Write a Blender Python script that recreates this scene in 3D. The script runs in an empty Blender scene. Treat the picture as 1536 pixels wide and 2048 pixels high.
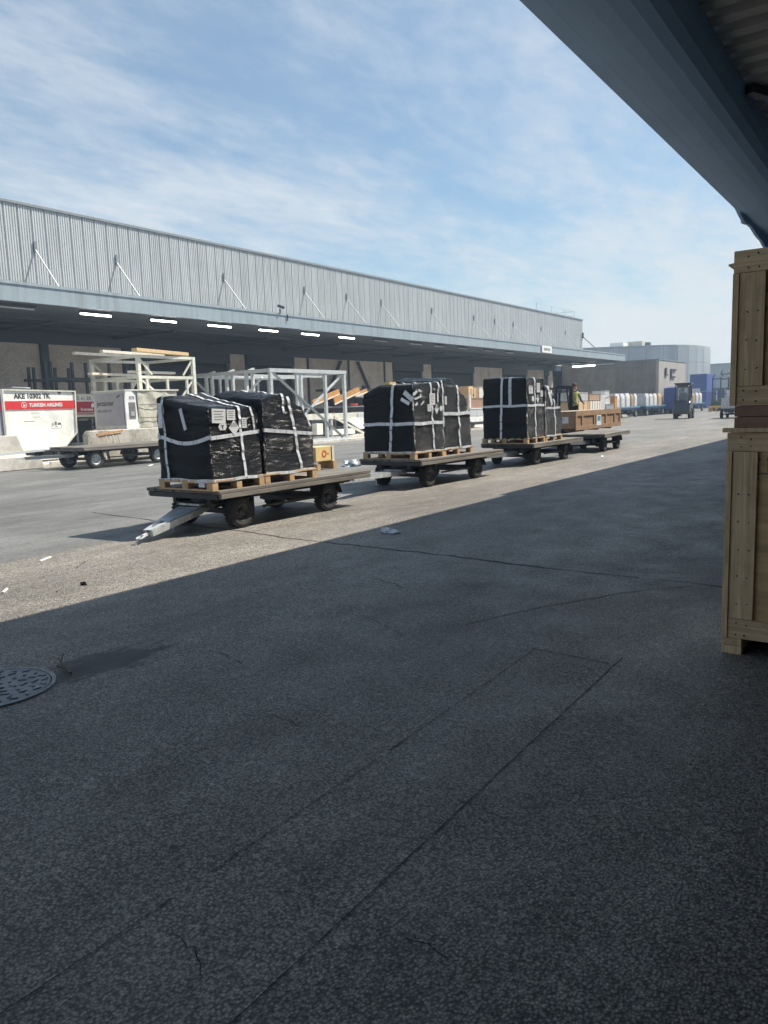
import bpy, bmesh, math, random
from mathutils import Vector, Matrix, noise
random.seed(7)
sc = bpy.context.scene
COL = sc.collection
R = math.radians

# ---------------------------------------------------------------- camera, sky, sun, exposure
cam_d = bpy.data.cameras.new('camera'); cam = bpy.data.objects.new('camera', cam_d); COL.objects.link(cam)
EYE = 1.6
ax = Vector((0.57413107, 0.12941916, -0.80847028))      # world X in camera axes
ay = Vector((-0.81811101, 0.05126813, -0.57277043))
az = Vector((-0.0326787, 0.99026373, 0.13531386))
cam.matrix_world = Matrix(((ax.x, ax.y, ax.z, 0), (ay.x, ay.y, ay.z, 0), (az.x, az.y, az.z, EYE), (0, 0, 0, 1)))
cam_d.sensor_fit = 'VERTICAL'; cam_d.sensor_height = 24.0; cam_d.lens = 24.0 * 1518 / 2048
cam_d.clip_start = 0.05; cam_d.clip_end = 3000
sc.camera = cam

SUN_E, SUN_A = 2.40, 1.40                               # to the sun: (SUN_A, -1, SUN_E)
to_sun = Vector((SUN_A, -1, SUN_E)).normalized()
sd = bpy.data.lights.new('sun', 'SUN'); sd.energy = 2.85; sd.angle = R(0.5); sd.color = (1, 0.93, 0.82)
so = bpy.data.objects.new('sun', sd); COL.objects.link(so)
so.rotation_euler = to_sun.to_track_quat('Z', 'Y').to_euler()

w = bpy.data.worlds.new('World'); sc.world = w; w.use_nodes = True
nt = w.node_tree; N = nt.nodes; L = nt.links; N.clear()
def wn(t, **k):
    n = N.new(t)
    for a, b in k.items(): setattr(n, a, b)
    return n
def wm(op, a, b=None, c=None, clamp=False):
    n = N.new('ShaderNodeMath'); n.operation = op; n.use_clamp = clamp
    for i, v in enumerate((a, b, c)):
        if v is None: continue
        if isinstance(v, (int, float)): n.inputs[i].default_value = v
        else: L.new(v, n.inputs[i])
    return n.outputs[0]
sky = wn('ShaderNodeTexSky', sky_type='NISHITA', sun_disc=False)
sky.sun_elevation = math.asin(to_sun.z); sky.sun_rotation = math.atan2(to_sun.x, to_sun.y)
sky.air_density = 1.1; sky.dust_density = 1.0; sky.ozone_density = 1.6
tc = wn('ShaderNodeTexCoord'); sx = wn('ShaderNodeSeparateXYZ'); L.new(tc.outputs['Generated'], sx.inputs[0])
dz = wm('ADD', wm('MAXIMUM', sx.outputs[2], 0.0), 0.10)
px = wm('DIVIDE', sx.outputs[0], dz); py = wm('DIVIDE', sx.outputs[1], dz)
cb = wn('ShaderNodeCombineXYZ'); L.new(px, cb.inputs[0]); L.new(py, cb.inputs[1])
def cloud(scale, sxy, rot, off, detail, rough, dist):
    mp = wn('ShaderNodeMapping'); L.new(cb.outputs[0], mp.inputs[0])
    mp.inputs['Rotation'].default_value = (0, 0, R(rot)); mp.inputs['Scale'].default_value = (sxy[0], sxy[1], 1)
    mp.inputs['Location'].default_value = off
    n = wn('ShaderNodeTexNoise'); L.new(mp.outputs[0], n.inputs['Vector'])
    n.inputs['Scale'].default_value = scale; n.inputs['Detail'].default_value = detail
    n.inputs['Roughness'].default_value = rough; n.inputs['Distortion'].default_value = dist
    return n.outputs['Fac']
big = cloud(0.55, (1, 1.5), 28, (3.1, 1.7, 0), 3, 0.5, 0.2)
fib = cloud(1.3, (1, 2.6), 35, (0.4, 5.2, 0), 9, 0.58, 0.35)
puf = cloud(7.5, (1, 1.9), 52, (8.2, 2.0, 0), 9, 0.62, 0.25)
m1 = wm('MULTIPLY_ADD', big, 1.45, wm('MULTIPLY_ADD', fib, 1.05, wm('MULTIPLY', puf, 0.62)))
hz = wm('POWER', wm('SUBTRACT', 1.0, wm('MAXIMUM', sx.outputs[2], 0.0)), 6.0)       # whiter towards the horizon
side = wm('MULTIPLY', px, 0.0)
m2 = wm('ADD', m1, wm('MULTIPLY', hz, 0.95))
mr = wn('ShaderNodeMapRange', interpolation_type='SMOOTHSTEP'); L.new(m2, mr.inputs[0])
mr.inputs[1].default_value = 1.34; mr.inputs[2].default_value = 2.28; mr.inputs[3].default_value = 0.20; mr.inputs[4].default_value = 0.96
tint = wn('ShaderNodeVectorMath', operation='MULTIPLY'); L.new(sky.outputs[0], tint.inputs[0]); tint.inputs[1].default_value = (0.60, 0.78, 0.83)
ccol = wn('ShaderNodeMix', data_type='RGBA'); L.new(hz, ccol.inputs[0])
ccol.inputs[6].default_value = (4.3, 4.75, 5.2, 1); ccol.inputs[7].default_value = (5.6, 5.75, 5.7, 1)
mx = wn('ShaderNodeMix', data_type='RGBA'); L.new(mr.outputs[0], mx.inputs[0]); L.new(tint.outputs[0], mx.inputs[6]); L.new(ccol.outputs[2], mx.inputs[7])
bg = wn('ShaderNodeBackground'); bg.inputs[1].default_value = 0.058; L.new(mx.outputs[2], bg.inputs[0])
wo = wn('ShaderNodeOutputWorld'); L.new(bg.outputs[0], wo.inputs[0])

sc.view_settings.view_transform = 'Standard'; sc.view_settings.look = 'None'
sc.view_settings.exposure = 1.5; sc.view_settings.gamma = 1.0; sc.view_settings.use_curve_mapping = False
sc.render.engine = 'CYCLES'
sc.cycles.max_bounces = 6; sc.cycles.diffuse_bounces = 4; sc.cycles.volume_bounces = 0

# ---------------------------------------------------------------- materials
def mat(name, col, rough=0.6, metal=0.0, var=0.15, scale=6.0, bump=0.0, bscale=60.0, stretch=(1, 1, 1),
        knots=None, dirt=None, dscale=2.0, damt=0.0, grain=None, emit=None, coat=0.0, spec=0.5, bdist=0.004, alpha=None):
    m = bpy.data.materials.new(name); m.use_nodes = True
    t = m.node_tree; n = t.nodes; l = t.links
    b = n['Principled BSDF']
    b.inputs['Roughness'].default_value = rough; b.inputs['Metallic'].default_value = metal
    b.inputs['Specular IOR Level'].default_value = spec
    if coat: b.inputs['Coat Weight'].default_value = coat; b.inputs['Coat Roughness'].default_value = 0.12
    if emit:
        b.inputs['Emission Color'].default_value = (*emit[:3], 1); b.inputs['Emission Strength'].default_value = emit[3]
    if alpha is not None: b.inputs['Alpha'].default_value = alpha
    tc = n.new('ShaderNodeTexCoord'); mp = n.new('ShaderNodeMapping'); l.new(tc.outputs['Object'], mp.inputs[0])
    mp.inputs['Scale'].default_value = stretch
    no = n.new('ShaderNodeTexNoise'); no.inputs['Scale'].default_value = scale; no.inputs['Detail'].default_value = 7
    no.inputs['Roughness'].default_value = 0.62; l.new(mp.outputs[0], no.inputs['Vector'])
    rp = n.new('ShaderNodeMapRange'); l.new(no.outputs['Fac'], rp.inputs[0])
    rp.inputs[1].default_value = 0.3; rp.inputs[2].default_value = 0.7
    rp.inputs[3].default_value = 1 - var; rp.inputs[4].default_value = 1 + var
    vm = n.new('ShaderNodeVectorMath'); vm.operation = 'SCALE'; vm.inputs[0].default_value = col[:3]; l.new(rp.outputs[0], vm.inputs['Scale'])
    cur = vm.outputs[0]
    oi = n.new('ShaderNodeObjectInfo')
    if damt:
        n2 = n.new('ShaderNodeTexNoise'); n2.inputs['Scale'].default_value = dscale; n2.inputs['Detail'].default_value = 8
        n2.inputs['Roughness'].default_value = 0.7
        m2 = n.new('ShaderNodeMapping'); l.new(tc.outputs['Object'], m2.inputs[0]); m2.inputs['Scale'].default_value = grain or (1, 1, 1)
        ad = n.new('ShaderNodeVectorMath'); ad.operation = 'ADD'; l.new(m2.outputs[0], ad.inputs[0])
        sc3 = n.new('ShaderNodeMath'); sc3.operation = 'MULTIPLY'; sc3.inputs[1].default_value = 37.0; l.new(oi.outputs['Random'], sc3.inputs[0])
        l.new(sc3.outputs[0], ad.inputs[1]); l.new(ad.outputs[0], n2.inputs['Vector'])
        r2 = n.new('ShaderNodeMapRange'); l.new(n2.outputs['Fac'], r2.inputs[0]); r2.inputs[1].default_value = 0.46; r2.inputs[2].default_value = 0.68
        r2.inputs[3].default_value = 0; r2.inputs[4].default_value = damt
        mm = n.new('ShaderNodeMix'); mm.data_type = 'RGBA'; l.new(r2.outputs[0], mm.inputs[0]); l.new(cur, mm.inputs[6])
        mm.inputs[7].default_value = (*(dirt or (0.05, 0.045, 0.04)), 1); cur = mm.outputs[2]
    if knots:
        mk = n.new('ShaderNodeMapping'); l.new(tc.outputs['Object'], mk.inputs[0]); mk.inputs['Scale'].default_value = knots
        vk = n.new('ShaderNodeTexVoronoi'); vk.inputs['Scale'].default_value = 1.0; l.new(mk.outputs[0], vk.inputs['Vector'])
        rk = n.new('ShaderNodeMapRange'); l.new(vk.outputs['Distance'], rk.inputs[0]); rk.inputs[1].default_value = 0.05; rk.inputs[2].default_value = 0.13; rk.inputs[3].default_value = 0.75; rk.inputs[4].default_value = 0
        mg = n.new('ShaderNodeMapping'); l.new(tc.outputs['Object'], mg.inputs[0]); mg.inputs['Scale'].default_value = tuple(60 if q_ > 5 else 2.0 for q_ in knots)
        ng = n.new('ShaderNodeTexNoise'); ng.inputs['Scale'].default_value = 1.0; ng.inputs['Detail'].default_value = 6; ng.inputs['Distortion'].default_value = 0.8; l.new(mg.outputs[0], ng.inputs['Vector'])
        rg_ = n.new('ShaderNodeMapRange'); l.new(ng.outputs['Fac'], rg_.inputs[0]); rg_.inputs[1].default_value = 0.40; rg_.inputs[2].default_value = 0.66; rg_.inputs[3].default_value = 0; rg_.inputs[4].default_value = 0.42
        ak = n.new('ShaderNodeMath'); ak.operation = 'MAXIMUM'; l.new(rk.outputs[0], ak.inputs[0]); l.new(rg_.outputs[0], ak.inputs[1])
        mk2 = n.new('ShaderNodeMix'); mk2.data_type = 'RGBA'; l.new(ak.outputs[0], mk2.inputs[0]); l.new(cur, mk2.inputs[6]); mk2.inputs[7].default_value = (col[0] * .35, col[1] * .26, col[2] * .2, 1); cur = mk2.outputs[2]
    # every piece a little different
    rv = n.new('ShaderNodeMapRange'); l.new(oi.outputs['Random'], rv.inputs[0]); rv.inputs[3].default_value = 1 - var * 0.5; rv.inputs[4].default_value = 1 + var * 0.5
    v3 = n.new('ShaderNodeVectorMath'); v3.operation = 'SCALE'; l.new(cur, v3.inputs[0]); l.new(rv.outputs[0], v3.inputs['Scale'])
    l.new(v3.outputs[0], b.inputs['Base Color'])
    if bump:
        nb = n.new('ShaderNodeTexNoise'); nb.inputs['Scale'].default_value = bscale; nb.inputs['Detail'].default_value = 5; l.new(mp.outputs[0], nb.inputs['Vector'])
        bp = n.new('ShaderNodeBump'); bp.inputs['Strength'].default_value = bump; bp.inputs['Distance'].default_value = bdist
        l.new(nb.outputs['Fac'], bp.inputs['Height']); l.new(bp.outputs[0], b.inputs['Normal'])
    m['np'] = 1
    return m

M = {}
M['clad'] = mat('cladding paint', (0.49, 0.515, 0.52), 0.5, 0.0, 0.07, 1.2, dirt=(0.20, 0.21, 0.2), dscale=1.3, damt=0.35, grain=(3, 3, 0.25))
M['fascia'] = mat('fascia paint', (0.30, 0.36, 0.40), 0.45, 0, 0.06, 1.5, dirt=(0.16, 0.17, 0.16), dscale=1.1, damt=0.5, grain=(4, 4, 0.3))
M['trim'] = mat('trim', (0.20, 0.23, 0.25), 0.5)
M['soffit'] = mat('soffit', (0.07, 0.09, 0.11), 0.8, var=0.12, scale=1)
M['aggr'] = mat('aggregate panel', (0.64, 0.57, 0.50), 0.9, 0, 0.35, 22, bump=0.6, bscale=60, dirt=(0.24, 0.21, 0.18), dscale=0.8, damt=0.4)
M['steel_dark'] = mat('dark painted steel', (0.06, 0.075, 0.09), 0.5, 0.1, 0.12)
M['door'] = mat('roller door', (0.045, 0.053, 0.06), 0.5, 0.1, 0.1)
M['conc'] = mat('concrete', (0.58, 0.55, 0.49), 0.9, 0, 0.14, 5, bump=0.4, bscale=40, dirt=(0.22, 0.2, 0.17), dscale=2.2, damt=0.5)
M['conc_stain'] = mat('mossy stained concrete', (0.52, 0.49, 0.42), 0.9, 0, 0.18, 6, bump=0.4, bscale=40, dirt=(0.13, 0.125, 0.08), dscale=2.6, damt=0.9, grain=(1, 1, 0.5))
M['conc_shade'] = mat('weathered shade-dark concrete', (0.23, 0.215, 0.20), 0.9, 0, 0.15, 1.2, dirt=(0.12, 0.115, 0.11), dscale=0.7, damt=0.7, grain=(1, 1, 0.25))  # weathered, with the annex side's shade put into a darker base colour
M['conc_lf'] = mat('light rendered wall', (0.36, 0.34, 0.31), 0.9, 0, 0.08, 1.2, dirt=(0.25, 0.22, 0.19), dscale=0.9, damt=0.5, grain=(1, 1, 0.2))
M['galv'] = mat('galvanised steel', (0.62, 0.65, 0.65), 0.42, 0.2, 0.14, 9, dirt=(0.3, 0.3, 0.29), dscale=5, damt=0.4)
M['cream'] = mat('cream painted steel', (0.70, 0.69, 0.60), 0.5, 0.0, 0.1, 8, dirt=(0.25, 0.22, 0.17), dscale=4, damt=0.4)
M['galv_tongue'] = mat('tongue galvanised steel', (0.50, 0.54, 0.56), 0.35, 0.4, 0.2, 9, dirt=(0.2, 0.2, 0.19), dscale=9, damt=0.6)
M['tape_mark'] = mat('tape seam', (0.25, 0.27, 0.29), 0.6)
M['galv_dark'] = mat('dull galvanised steel', (0.22, 0.24, 0.25), 0.5, 0.5, 0.15, 9)
M['tyre'] = mat('tyre rubber', (0.02, 0.02, 0.021), 0.85, 0, 0.3, 14, dirt=(0.10, 0.09, 0.08), dscale=5, damt=0.35)
M['rim'] = mat('black rim', (0.03, 0.032, 0.035), 0.5, 0.2, 0.2, dirt=(0.12, 0.11, 0.1), dscale=7, damt=0.5)
M['rim_grey'] = mat('grey rim', (0.42, 0.43, 0.42), 0.5, 0.3, 0.15, dirt=(0.1, 0.09, 0.08), dscale=8, damt=0.5)
M['chassis'] = mat('black chassis paint', (0.018, 0.019, 0.021), 0.55, 0.1, 0.25, dirt=(0.07, 0.06, 0.05), dscale=5, damt=0.5)
M['deckwood'] = mat('weathered deck wood', (0.17, 0.155, 0.135), 0.85, 0, 0.3, 7, bump=0.7, bscale=30, stretch=(0.12, 1, 1), dirt=(0.05, 0.045, 0.04), dscale=4, damt=0.7, grain=(0.2, 2, 2))
M['palletwood'] = mat('pallet pine', (0.50, 0.34, 0.19), 0.8, 0, 0.2, 8, bump=0.3, bscale=30, stretch=(0.3, 1, 1), dirt=(0.25, 0.17, 0.1), dscale=5, damt=0.4)
M['pine'] = mat('fresh pine', (0.88, 0.64, 0.38), 0.7, 0, 0.10, 7, bump=0.25, bscale=40, stretch=(1, 1, 0.12), knots=(7, 9, 3.2), dirt=(0.30, 0.19, 0.10), dscale=9, damt=0.35, grain=(1, 1, 0.5))
M['pineh'] = mat('fresh pine rail', (0.86, 0.62, 0.37), 0.7, 0, 0.10, 7, bump=0.25, bscale=40, stretch=(1, 0.12, 1), knots=(7, 3.2, 9), dirt=(0.30, 0.19, 0.10), dscale=9, damt=0.35, grain=(1, 0.5, 1))
M['ply'] = mat('plywood', (0.80, 0.54, 0.26), 0.65, 0, 0.16, 5, bump=0.15, bscale=30, stretch=(1, 0.22, 2.2), dirt=(0.28, 0.17, 0.075), dscale=4, damt=0.55, grain=(1, 0.35, 2.4))
M['redwood'] = mat('reddish timber', (0.38, 0.22, 0.15), 0.8, 0, 0.2, 7, bump=0.3, bscale=40, stretch=(1, 0.2, 1), dirt=(0.10, 0.06, 0.04), dscale=5, damt=0.4)
M['crate_old'] = mat('weathered brown crate', (0.30, 0.18, 0.10), 0.8, 0, 0.22, 6, dirt=(0.11, 0.07, 0.045), dscale=4, damt=0.5)
M['timber'] = mat('yellow timber', (0.66, 0.47, 0.26), 0.7, 0, 0.12, 6, dirt=(0.4, 0.27, 0.14), dscale=5, damt=0.3)
M['timber_w'] = mat('pale timber', (0.78, 0.73, 0.63), 0.7, 0, 0.12, 6, dirt=(0.4, 0.36, 0.3), dscale=5, damt=0.3)
M['orange'] = mat('orange painted board', (0.55, 0.27, 0.08), 0.6, 0, 0.15, 6, dirt=(0.25, 0.14, 0.08), dscale=5, damt=0.4)
M['white'] = mat('white paint', (0.84, 0.84, 0.82), 0.5, 0, 0.06, 3, dirt=(0.42, 0.40, 0.36), dscale=3.2, damt=0.5)
M['cover'] = mat('white container skin', (0.86, 0.86, 0.80), 0.6, 0, 0.05, 3, bump=0.3, bscale=9, bdist=0.02, dirt=(0.50, 0.49, 0.44), dscale=2.2, damt=0.55)
M['lilac'] = mat('grey container skin', (0.36, 0.35, 0.38), 0.6, 0, 0.06, 3, dirt=(0.25, 0.25, 0.26), dscale=2.2, damt=0.4)
M['red'] = mat('red band', (0.62, 0.03, 0.035), 0.5, 0, 0.08, 5)
M['crimson'] = mat('crimson band', (0.42, 0.03, 0.06), 0.5, 0, 0.08, 5)
M['alu'] = mat('scuffed aluminium', (0.50, 0.50, 0.52), 0.45, 0.5, 0.1, 5, dirt=(0.22, 0.22, 0.22), dscale=4, damt=0.4)
M['canvas'] = mat('stained beige canvas', (0.52, 0.50, 0.40), 0.85, 0, 0.12, 3, bump=0.5, bscale=6, bdist=0.03, dirt=(0.10, 0.095, 0.075), dscale=1.6, damt=0.7, grain=(1.2, 1, 0.5))
M['ink'] = mat('dark ink', (0.03, 0.032, 0.035), 0.7, var=0.2)
M['ink_grey'] = mat('faded ink', (0.16, 0.155, 0.15), 0.7, var=0.3)
M['paper'] = mat('paper label', (0.62, 0.63, 0.64), 0.6, 0, 0.04)
M['tube'] = mat('lit tube', (0.9, 0.9, 0.9), 0.4, emit=(1, 0.97, 0.92, 6.0))
M['tube_off'] = mat('unlit tube', (0.40, 0.42, 0.44), 0.5)
M['blue'] = mat('blue container paint', (0.015, 0.045, 0.26), 0.5, 0, 0.12, 3, dirt=(0.02, 0.04, 0.09), dscale=2, damt=0.4)
M['bluelight'] = mat('light blue steel', (0.10, 0.25, 0.36), 0.5, 0.1, 0.12, 5, dirt=(0.08, 0.1, 0.11), dscale=3, damt=0.4)
M['green'] = mat('green machine paint', (0.05, 0.10, 0.045), 0.5, 0, 0.15, dirt=(0.03, 0.04, 0.03), dscale=3, damt=0.4)
M['machine'] = mat('dark grey machine paint', (0.03, 0.036, 0.042), 0.4, 0.1, 0.15, 5, dirt=(0.09, 0.085, 0.08), dscale=4, damt=0.3, coat=0.3)
M['seat'] = mat('black vinyl', (0.015, 0.015, 0.016), 0.5)
M['glass'] = mat('cab glass', (0.25, 0.30, 0.31), 0.08, 0, 0.1, alpha=0.35)
M['yellow'] = mat('yellow paint', (0.66, 0.42, 0.10), 0.5, 0, 0.12, dirt=(0.3, 0.18, 0.06), dscale=5, damt=0.3)
M['labelyellow'] = mat('yellow label', (0.76, 0.60, 0.26), 0.6, 0, 0.10, 9, dirt=(0.70, 0.45, 0.3), dscale=5, damt=0.6)
M['labelred'] = mat('red print', (0.60, 0.06, 0.03), 0.6, 0, 0.2)
M['vest'] = mat('hi vis vest', (0.50, 0.52, 0.16), 0.7)
M['cloth_dark'] = mat('dark work clothes', (0.03, 0.033, 0.04), 0.85)
M['skin'] = mat('skin', (0.42, 0.24, 0.17), 0.55)
M['hair'] = mat('brown hair', (0.10, 0.05, 0.03), 0.7)
M['cardboard'] = mat('cardboard', (0.38, 0.26, 0.16), 0.8, 0, 0.15, 4)
M['film'] = mat('clouded stretch film', (0.60, 0.60, 0.60), 0.35, 0, 0.25, 9, bump=0.6, bscale=25, bdist=0.01, stretch=(1, 1, 0.3), dirt=(0.36, 0.30, 0.25), dscale=4, damt=0.7, grain=(2, 2, 0.3))
M['shroud'] = mat('silver panel', (0.36, 0.385, 0.40), 0.35, 0.3, 0.2, 0.4, stretch=(1, 1, 0.05))
M['grey_far'] = mat('pale far wall', (0.36, 0.38, 0.37), 0.8, 0, 0.05)
M['band'] = mat('blue grey soffit paint', (0.44, 0.66, 0.93), 0.6, 0, 0.05, 1)
M['ribbed'] = mat('ribbed ceiling sheet', (0.40, 0.40, 0.38), 0.6, 0.1, 0.1, 2)
M['iron'] = mat('cast iron', (0.26, 0.27, 0.28), 0.55, 0.35, 0.25, 25, bump=0.4, bscale=80, dirt=(0.04, 0.04, 0.04), dscale=8, damt=0.5)
M['grit'] = mat('loose stones', (0.20, 0.19, 0.17), 0.9, 0, 0.6, 3)
M['tar'] = mat('tar', (0.008, 0.008, 0.009), 0.85, 0, 0.3)
M['bright_line'] = mat('light dust in the crack', (0.20, 0.20, 0.19), 0.9, 0, 0.3, 9)
M['stick'] = mat('dry stick', (0.13, 0.11, 0.09), 0.9)
M['litter'] = mat('clear crumpled film', (0.62, 0.66, 0.68), 0.2, 0, 0.3, 30, bump=0.8, bscale=50, bdist=0.01, coat=0.5)
M['cavity'] = mat('dirt', (0.03, 0.028, 0.025), 0.95, 0, 0.3)
M['roofing'] = mat('roofing', (0.2, 0.2, 0.2), 0.9)

def wrap_material():
    m = bpy.data.materials.new('black stretch wrap'); m.use_nodes = True
    t = m.node_tree; n = t.nodes; l = t.links; b = n['Principled BSDF']
    b.inputs['Base Color'].default_value = (0.006, 0.007, 0.009, 1); b.inputs['Roughness'].default_value = 0.20
    b.inputs['Specular IOR Level'].default_value = 0.42
    tc = n.new('ShaderNodeTexCoord'); h = []
    for s, st, r in ((7, (0.5, 0.5, 6), 0.18), (16, (0.35, 0.35, 5), -0.3), (40, (0.3, 0.3, 4), 0.05)):
        mp = n.new('ShaderNodeMapping'); l.new(tc.outputs['Object'], mp.inputs[0]); mp.inputs['Scale'].default_value = st; mp.inputs['Rotation'].default_value = (r * .6, r, 0)
        no = n.new('ShaderNodeTexNoise'); no.inputs['Scale'].default_value = s; no.inputs['Detail'].default_value = 4; no.inputs['Distortion'].default_value = 0.6
        l.new(mp.outputs[0], no.inputs['Vector'])
        a = n.new('ShaderNodeMath'); a.operation = 'SUBTRACT'; a.inputs[1].default_value = 0.5; l.new(no.outputs['Fac'], a.inputs[0])
        c = n.new('ShaderNodeMath'); c.operation = 'ABSOLUTE'; l.new(a.outputs[0], c.inputs[0]); h.append(c.outputs[0])
    s1 = n.new('ShaderNodeMath'); s1.operation = 'ADD'; l.new(h[0], s1.inputs[0]); l.new(h[1], s1.inputs[1])
    s2 = n.new('ShaderNodeMath'); s2.operation = 'MULTIPLY_ADD'; l.new(h[2], s2.inputs[0]); s2.inputs[1].default_value = 0.5; l.new(s1.outputs[0], s2.inputs[2])
    bp = n.new('ShaderNodeBump'); bp.inputs['Strength'].default_value = 1.0; bp.inputs['Distance'].default_value = 0.075
    l.new(s2.outputs[0], bp.inputs['Height']); l.new(bp.outputs[0], b.inputs['Normal'])
    return m
M['wrap'] = wrap_material()
M['tape'] = mat('white strapping tape', (0.58, 0.61, 0.64), 0.45, 0, 0.18, 18, bump=0.3, bscale=40)

def ground_material():
    m = bpy.data.materials.new('asphalt'); m.use_nodes = True
    t = m.node_tree; n = t.nodes; l = t.links; b = n['Principled BSDF']
    tc = n.new('ShaderNodeTexCoord')
    def nz(scale, det, st=(1, 1, 1), rough=0.6, dist=0.0):
        mp = n.new('ShaderNodeMapping'); l.new(tc.outputs['Object'], mp.inputs[0]); mp.inputs['Scale'].default_value = st
        no = n.new('ShaderNodeTexNoise'); no.inputs['Scale'].default_value = scale; no.inputs['Detail'].default_value = det
        no.inputs['Roughness'].default_value = rough; no.inputs['Distortion'].default_value = dist; l.new(mp.outputs[0], no.inputs['Vector']); return no.outputs['Fac']
    def mrange(v, a, b_, c, d, smooth=False):
        r = n.new('ShaderNodeMapRange'); l.new(v, r.inputs[0])
        if smooth: r.interpolation_type = 'SMOOTHSTEP'
        for i, x in enumerate((a, b_, c, d)): r.inputs[i + 1].default_value = x
        return r.outputs[0]
    def mth(op, a, b_=None, c=None):
        r = n.new('ShaderNodeMath'); r.operation = op
        for i, x in enumerate((a, b_, c)):
            if x is None: continue
            if isinstance(x, (int, float)): r.inputs[i].default_value = x
            else: l.new(x, r.inputs[i])
        return r.outputs[0]
    def mixc(f, a, b_):
        r = n.new('ShaderNodeMix'); r.data_type = 'RGBA'
        if isinstance(f, float): r.inputs[0].default_value = f
        else: l.new(f, r.inputs[0])
        for i, x in ((6, a), (7, b_)):
            if isinstance(x, tuple): r.inputs[i].default_value = (*x, 1)
            else: l.new(x, r.inputs[i])
        return r.outputs[2]
    sp = n.new('ShaderNodeSeparateXYZ'); l.new(tc.outputs['Object'], sp.inputs[0])
    X, Yc = sp.outputs[0], sp.outputs[1]
    vo = n.new('ShaderNodeTexVoronoi'); vo.inputs['Scale'].default_value = 95; l.new(tc.outputs['Object'], vo.inputs['Vector'])
    vo2 = n.new('ShaderNodeTexVoronoi'); vo2.inputs['Scale'].default_value = 42; l.new(tc.outputs['Object'], vo2.inputs['Vector'])
    sep = n.new('ShaderNodeSeparateColor'); l.new(vo.outputs['Color'], sep.inputs[0])
    stone = mrange(sep.outputs[0], 0.35, 0.95, 0.0, 1.0)
    edge = mrange(vo.outputs['Distance'], 0.25, 0.62, 1.0, 0.0)
    stone = mth('MULTIPLY', stone, edge)
    # the old coarse lane (near), the newer greyer tarmac beyond the seam
    sep2 = n.new('ShaderNodeSeparateColor'); l.new(vo2.outputs['Color'], sep2.inputs[0])
    vo3 = n.new('ShaderNodeTexVoronoi'); vo3.inputs['Scale'].default_value = 210; l.new(tc.outputs['Object'], vo3.inputs['Vector'])
    sep3 = n.new('ShaderNodeSeparateColor'); l.new(vo3.outputs['Color'], sep3.inputs[0])
    gr = mth('MULTIPLY', mrange(sep.outputs[1], 0, 1, 0.60, 1.40), mrange(sep3.outputs[0], 0, 1, 0.72, 1.28))
    gr = mth('MULTIPLY', gr, mrange(vo.outputs['Distance'], 0.32, 0.72, 1.14, 0.36))
    gr = mth('ADD', gr, mth('MULTIPLY', mrange(sep2.outputs[0], 0.93, 0.95, 0, 1), 0.35))
    pit = mrange(nz(38, 4), 0.30, 0.42, 0.45, 1.0)
    gr = mth('MULTIPLY', gr, pit)
    old = mixc(mrange(gr, 0.2, 1.9, 0, 1), (0.040, 0.038, 0.034), (0.50, 0.455, 0.395))
    new = mixc(mrange(gr, 0.2, 1.9, 0, 1), (0.09, 0.092, 0.09), (0.29, 0.288, 0.275))
    wob = mth('MULTIPLY_ADD', nz(0.9, 3), 0.35, mth('MULTIPLY_ADD', X, 0.012, 8.22))
    seam = mrange(mth('SUBTRACT', Yc, wob), -0.03, 0.05, 0, 1)
    far = mrange(X, 22, 45, 1.0, 0.25, True)
    seam = mth('MULTIPLY', seam, far)
    base = mixc(seam, old, new)
    # blotches, tyre paths, oil
    bl = mrange(nz(0.55, 8, (0.4, 1, 1)), 0.38, 0.66, 0.74, 1.22)
    bl2 = mrange(nz(3.2, 8, (0.5, 1, 1), 0.7), 0.35, 0.7, 0.84, 1.12)
    streak = mrange(nz(1.0, 5, (0.10, 2.6, 1)), 0.35, 0.68, 0.90, 1.10)
    k = mth('MULTIPLY', mth('MULTIPLY', bl, bl2), streak)
    vs = n.new('ShaderNodeVectorMath'); vs.operation = 'SCALE'; l.new(base, vs.inputs[0]); l.new(k, vs.inputs['Scale'])
    oil = mrange(nz(0.8, 6, (0.35, 1.2, 1), 0.62, 0.4), 0.62, 0.74, 0.0, 0.55)
    c2 = mixc(oil, vs.outputs[0], (0.035, 0.034, 0.033))
    drip = mrange(nz(5.5, 4, (0.8, 1, 1), 0.5), 0.70, 0.76, 0.0, 0.6)
    c2 = mixc(drip, c2, (0.03, 0.03, 0.029))
    scuff = mrange(nz(1.3, 9, (0.25, 3.0, 1), 0.75), 0.64, 0.72, 0.0, 0.35)
    c2 = mixc(scuff, c2, (0.05, 0.05, 0.048))
    # darker damp ring near the manhole
    dx = mth('SUBTRACT', X, 2.86); dy = mth('SUBTRACT', Yc, 4.32)
    rr = mth('SQRT', mth('ADD', mth('POWER', mth('MULTIPLY', dx, 0.8), 2.0), mth('POWER', mth('MULTIPLY', dy, 1.5), 2.0)))
    ring = mrange(mth('ADD', rr, mth('MULTIPLY', nz(7.0, 9, (0.6, 1.4, 1), 0.75), 1.1)), 0.78, 0.96, 0.95, 0.0, True)
    c3 = mixc(ring, c2, (0.022, 0.022, 0.021))
    l.new(c3, b.inputs['Base Color'])
    l.new(mrange(nz(2.0, 5), 0.3, 0.7, 0.48, 0.72), b.inputs['Roughness'])
    b.inputs['Specular IOR Level'].default_value = 0.5
    hsum = mth('ADD', mth('MULTIPLY', vo.outputs['Distance'], -1.0), mth('MULTIPLY', nz(38, 4), 0.9))
    hsum = mth('ADD', hsum, mth('MULTIPLY', nz(260, 3), 0.6))
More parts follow.
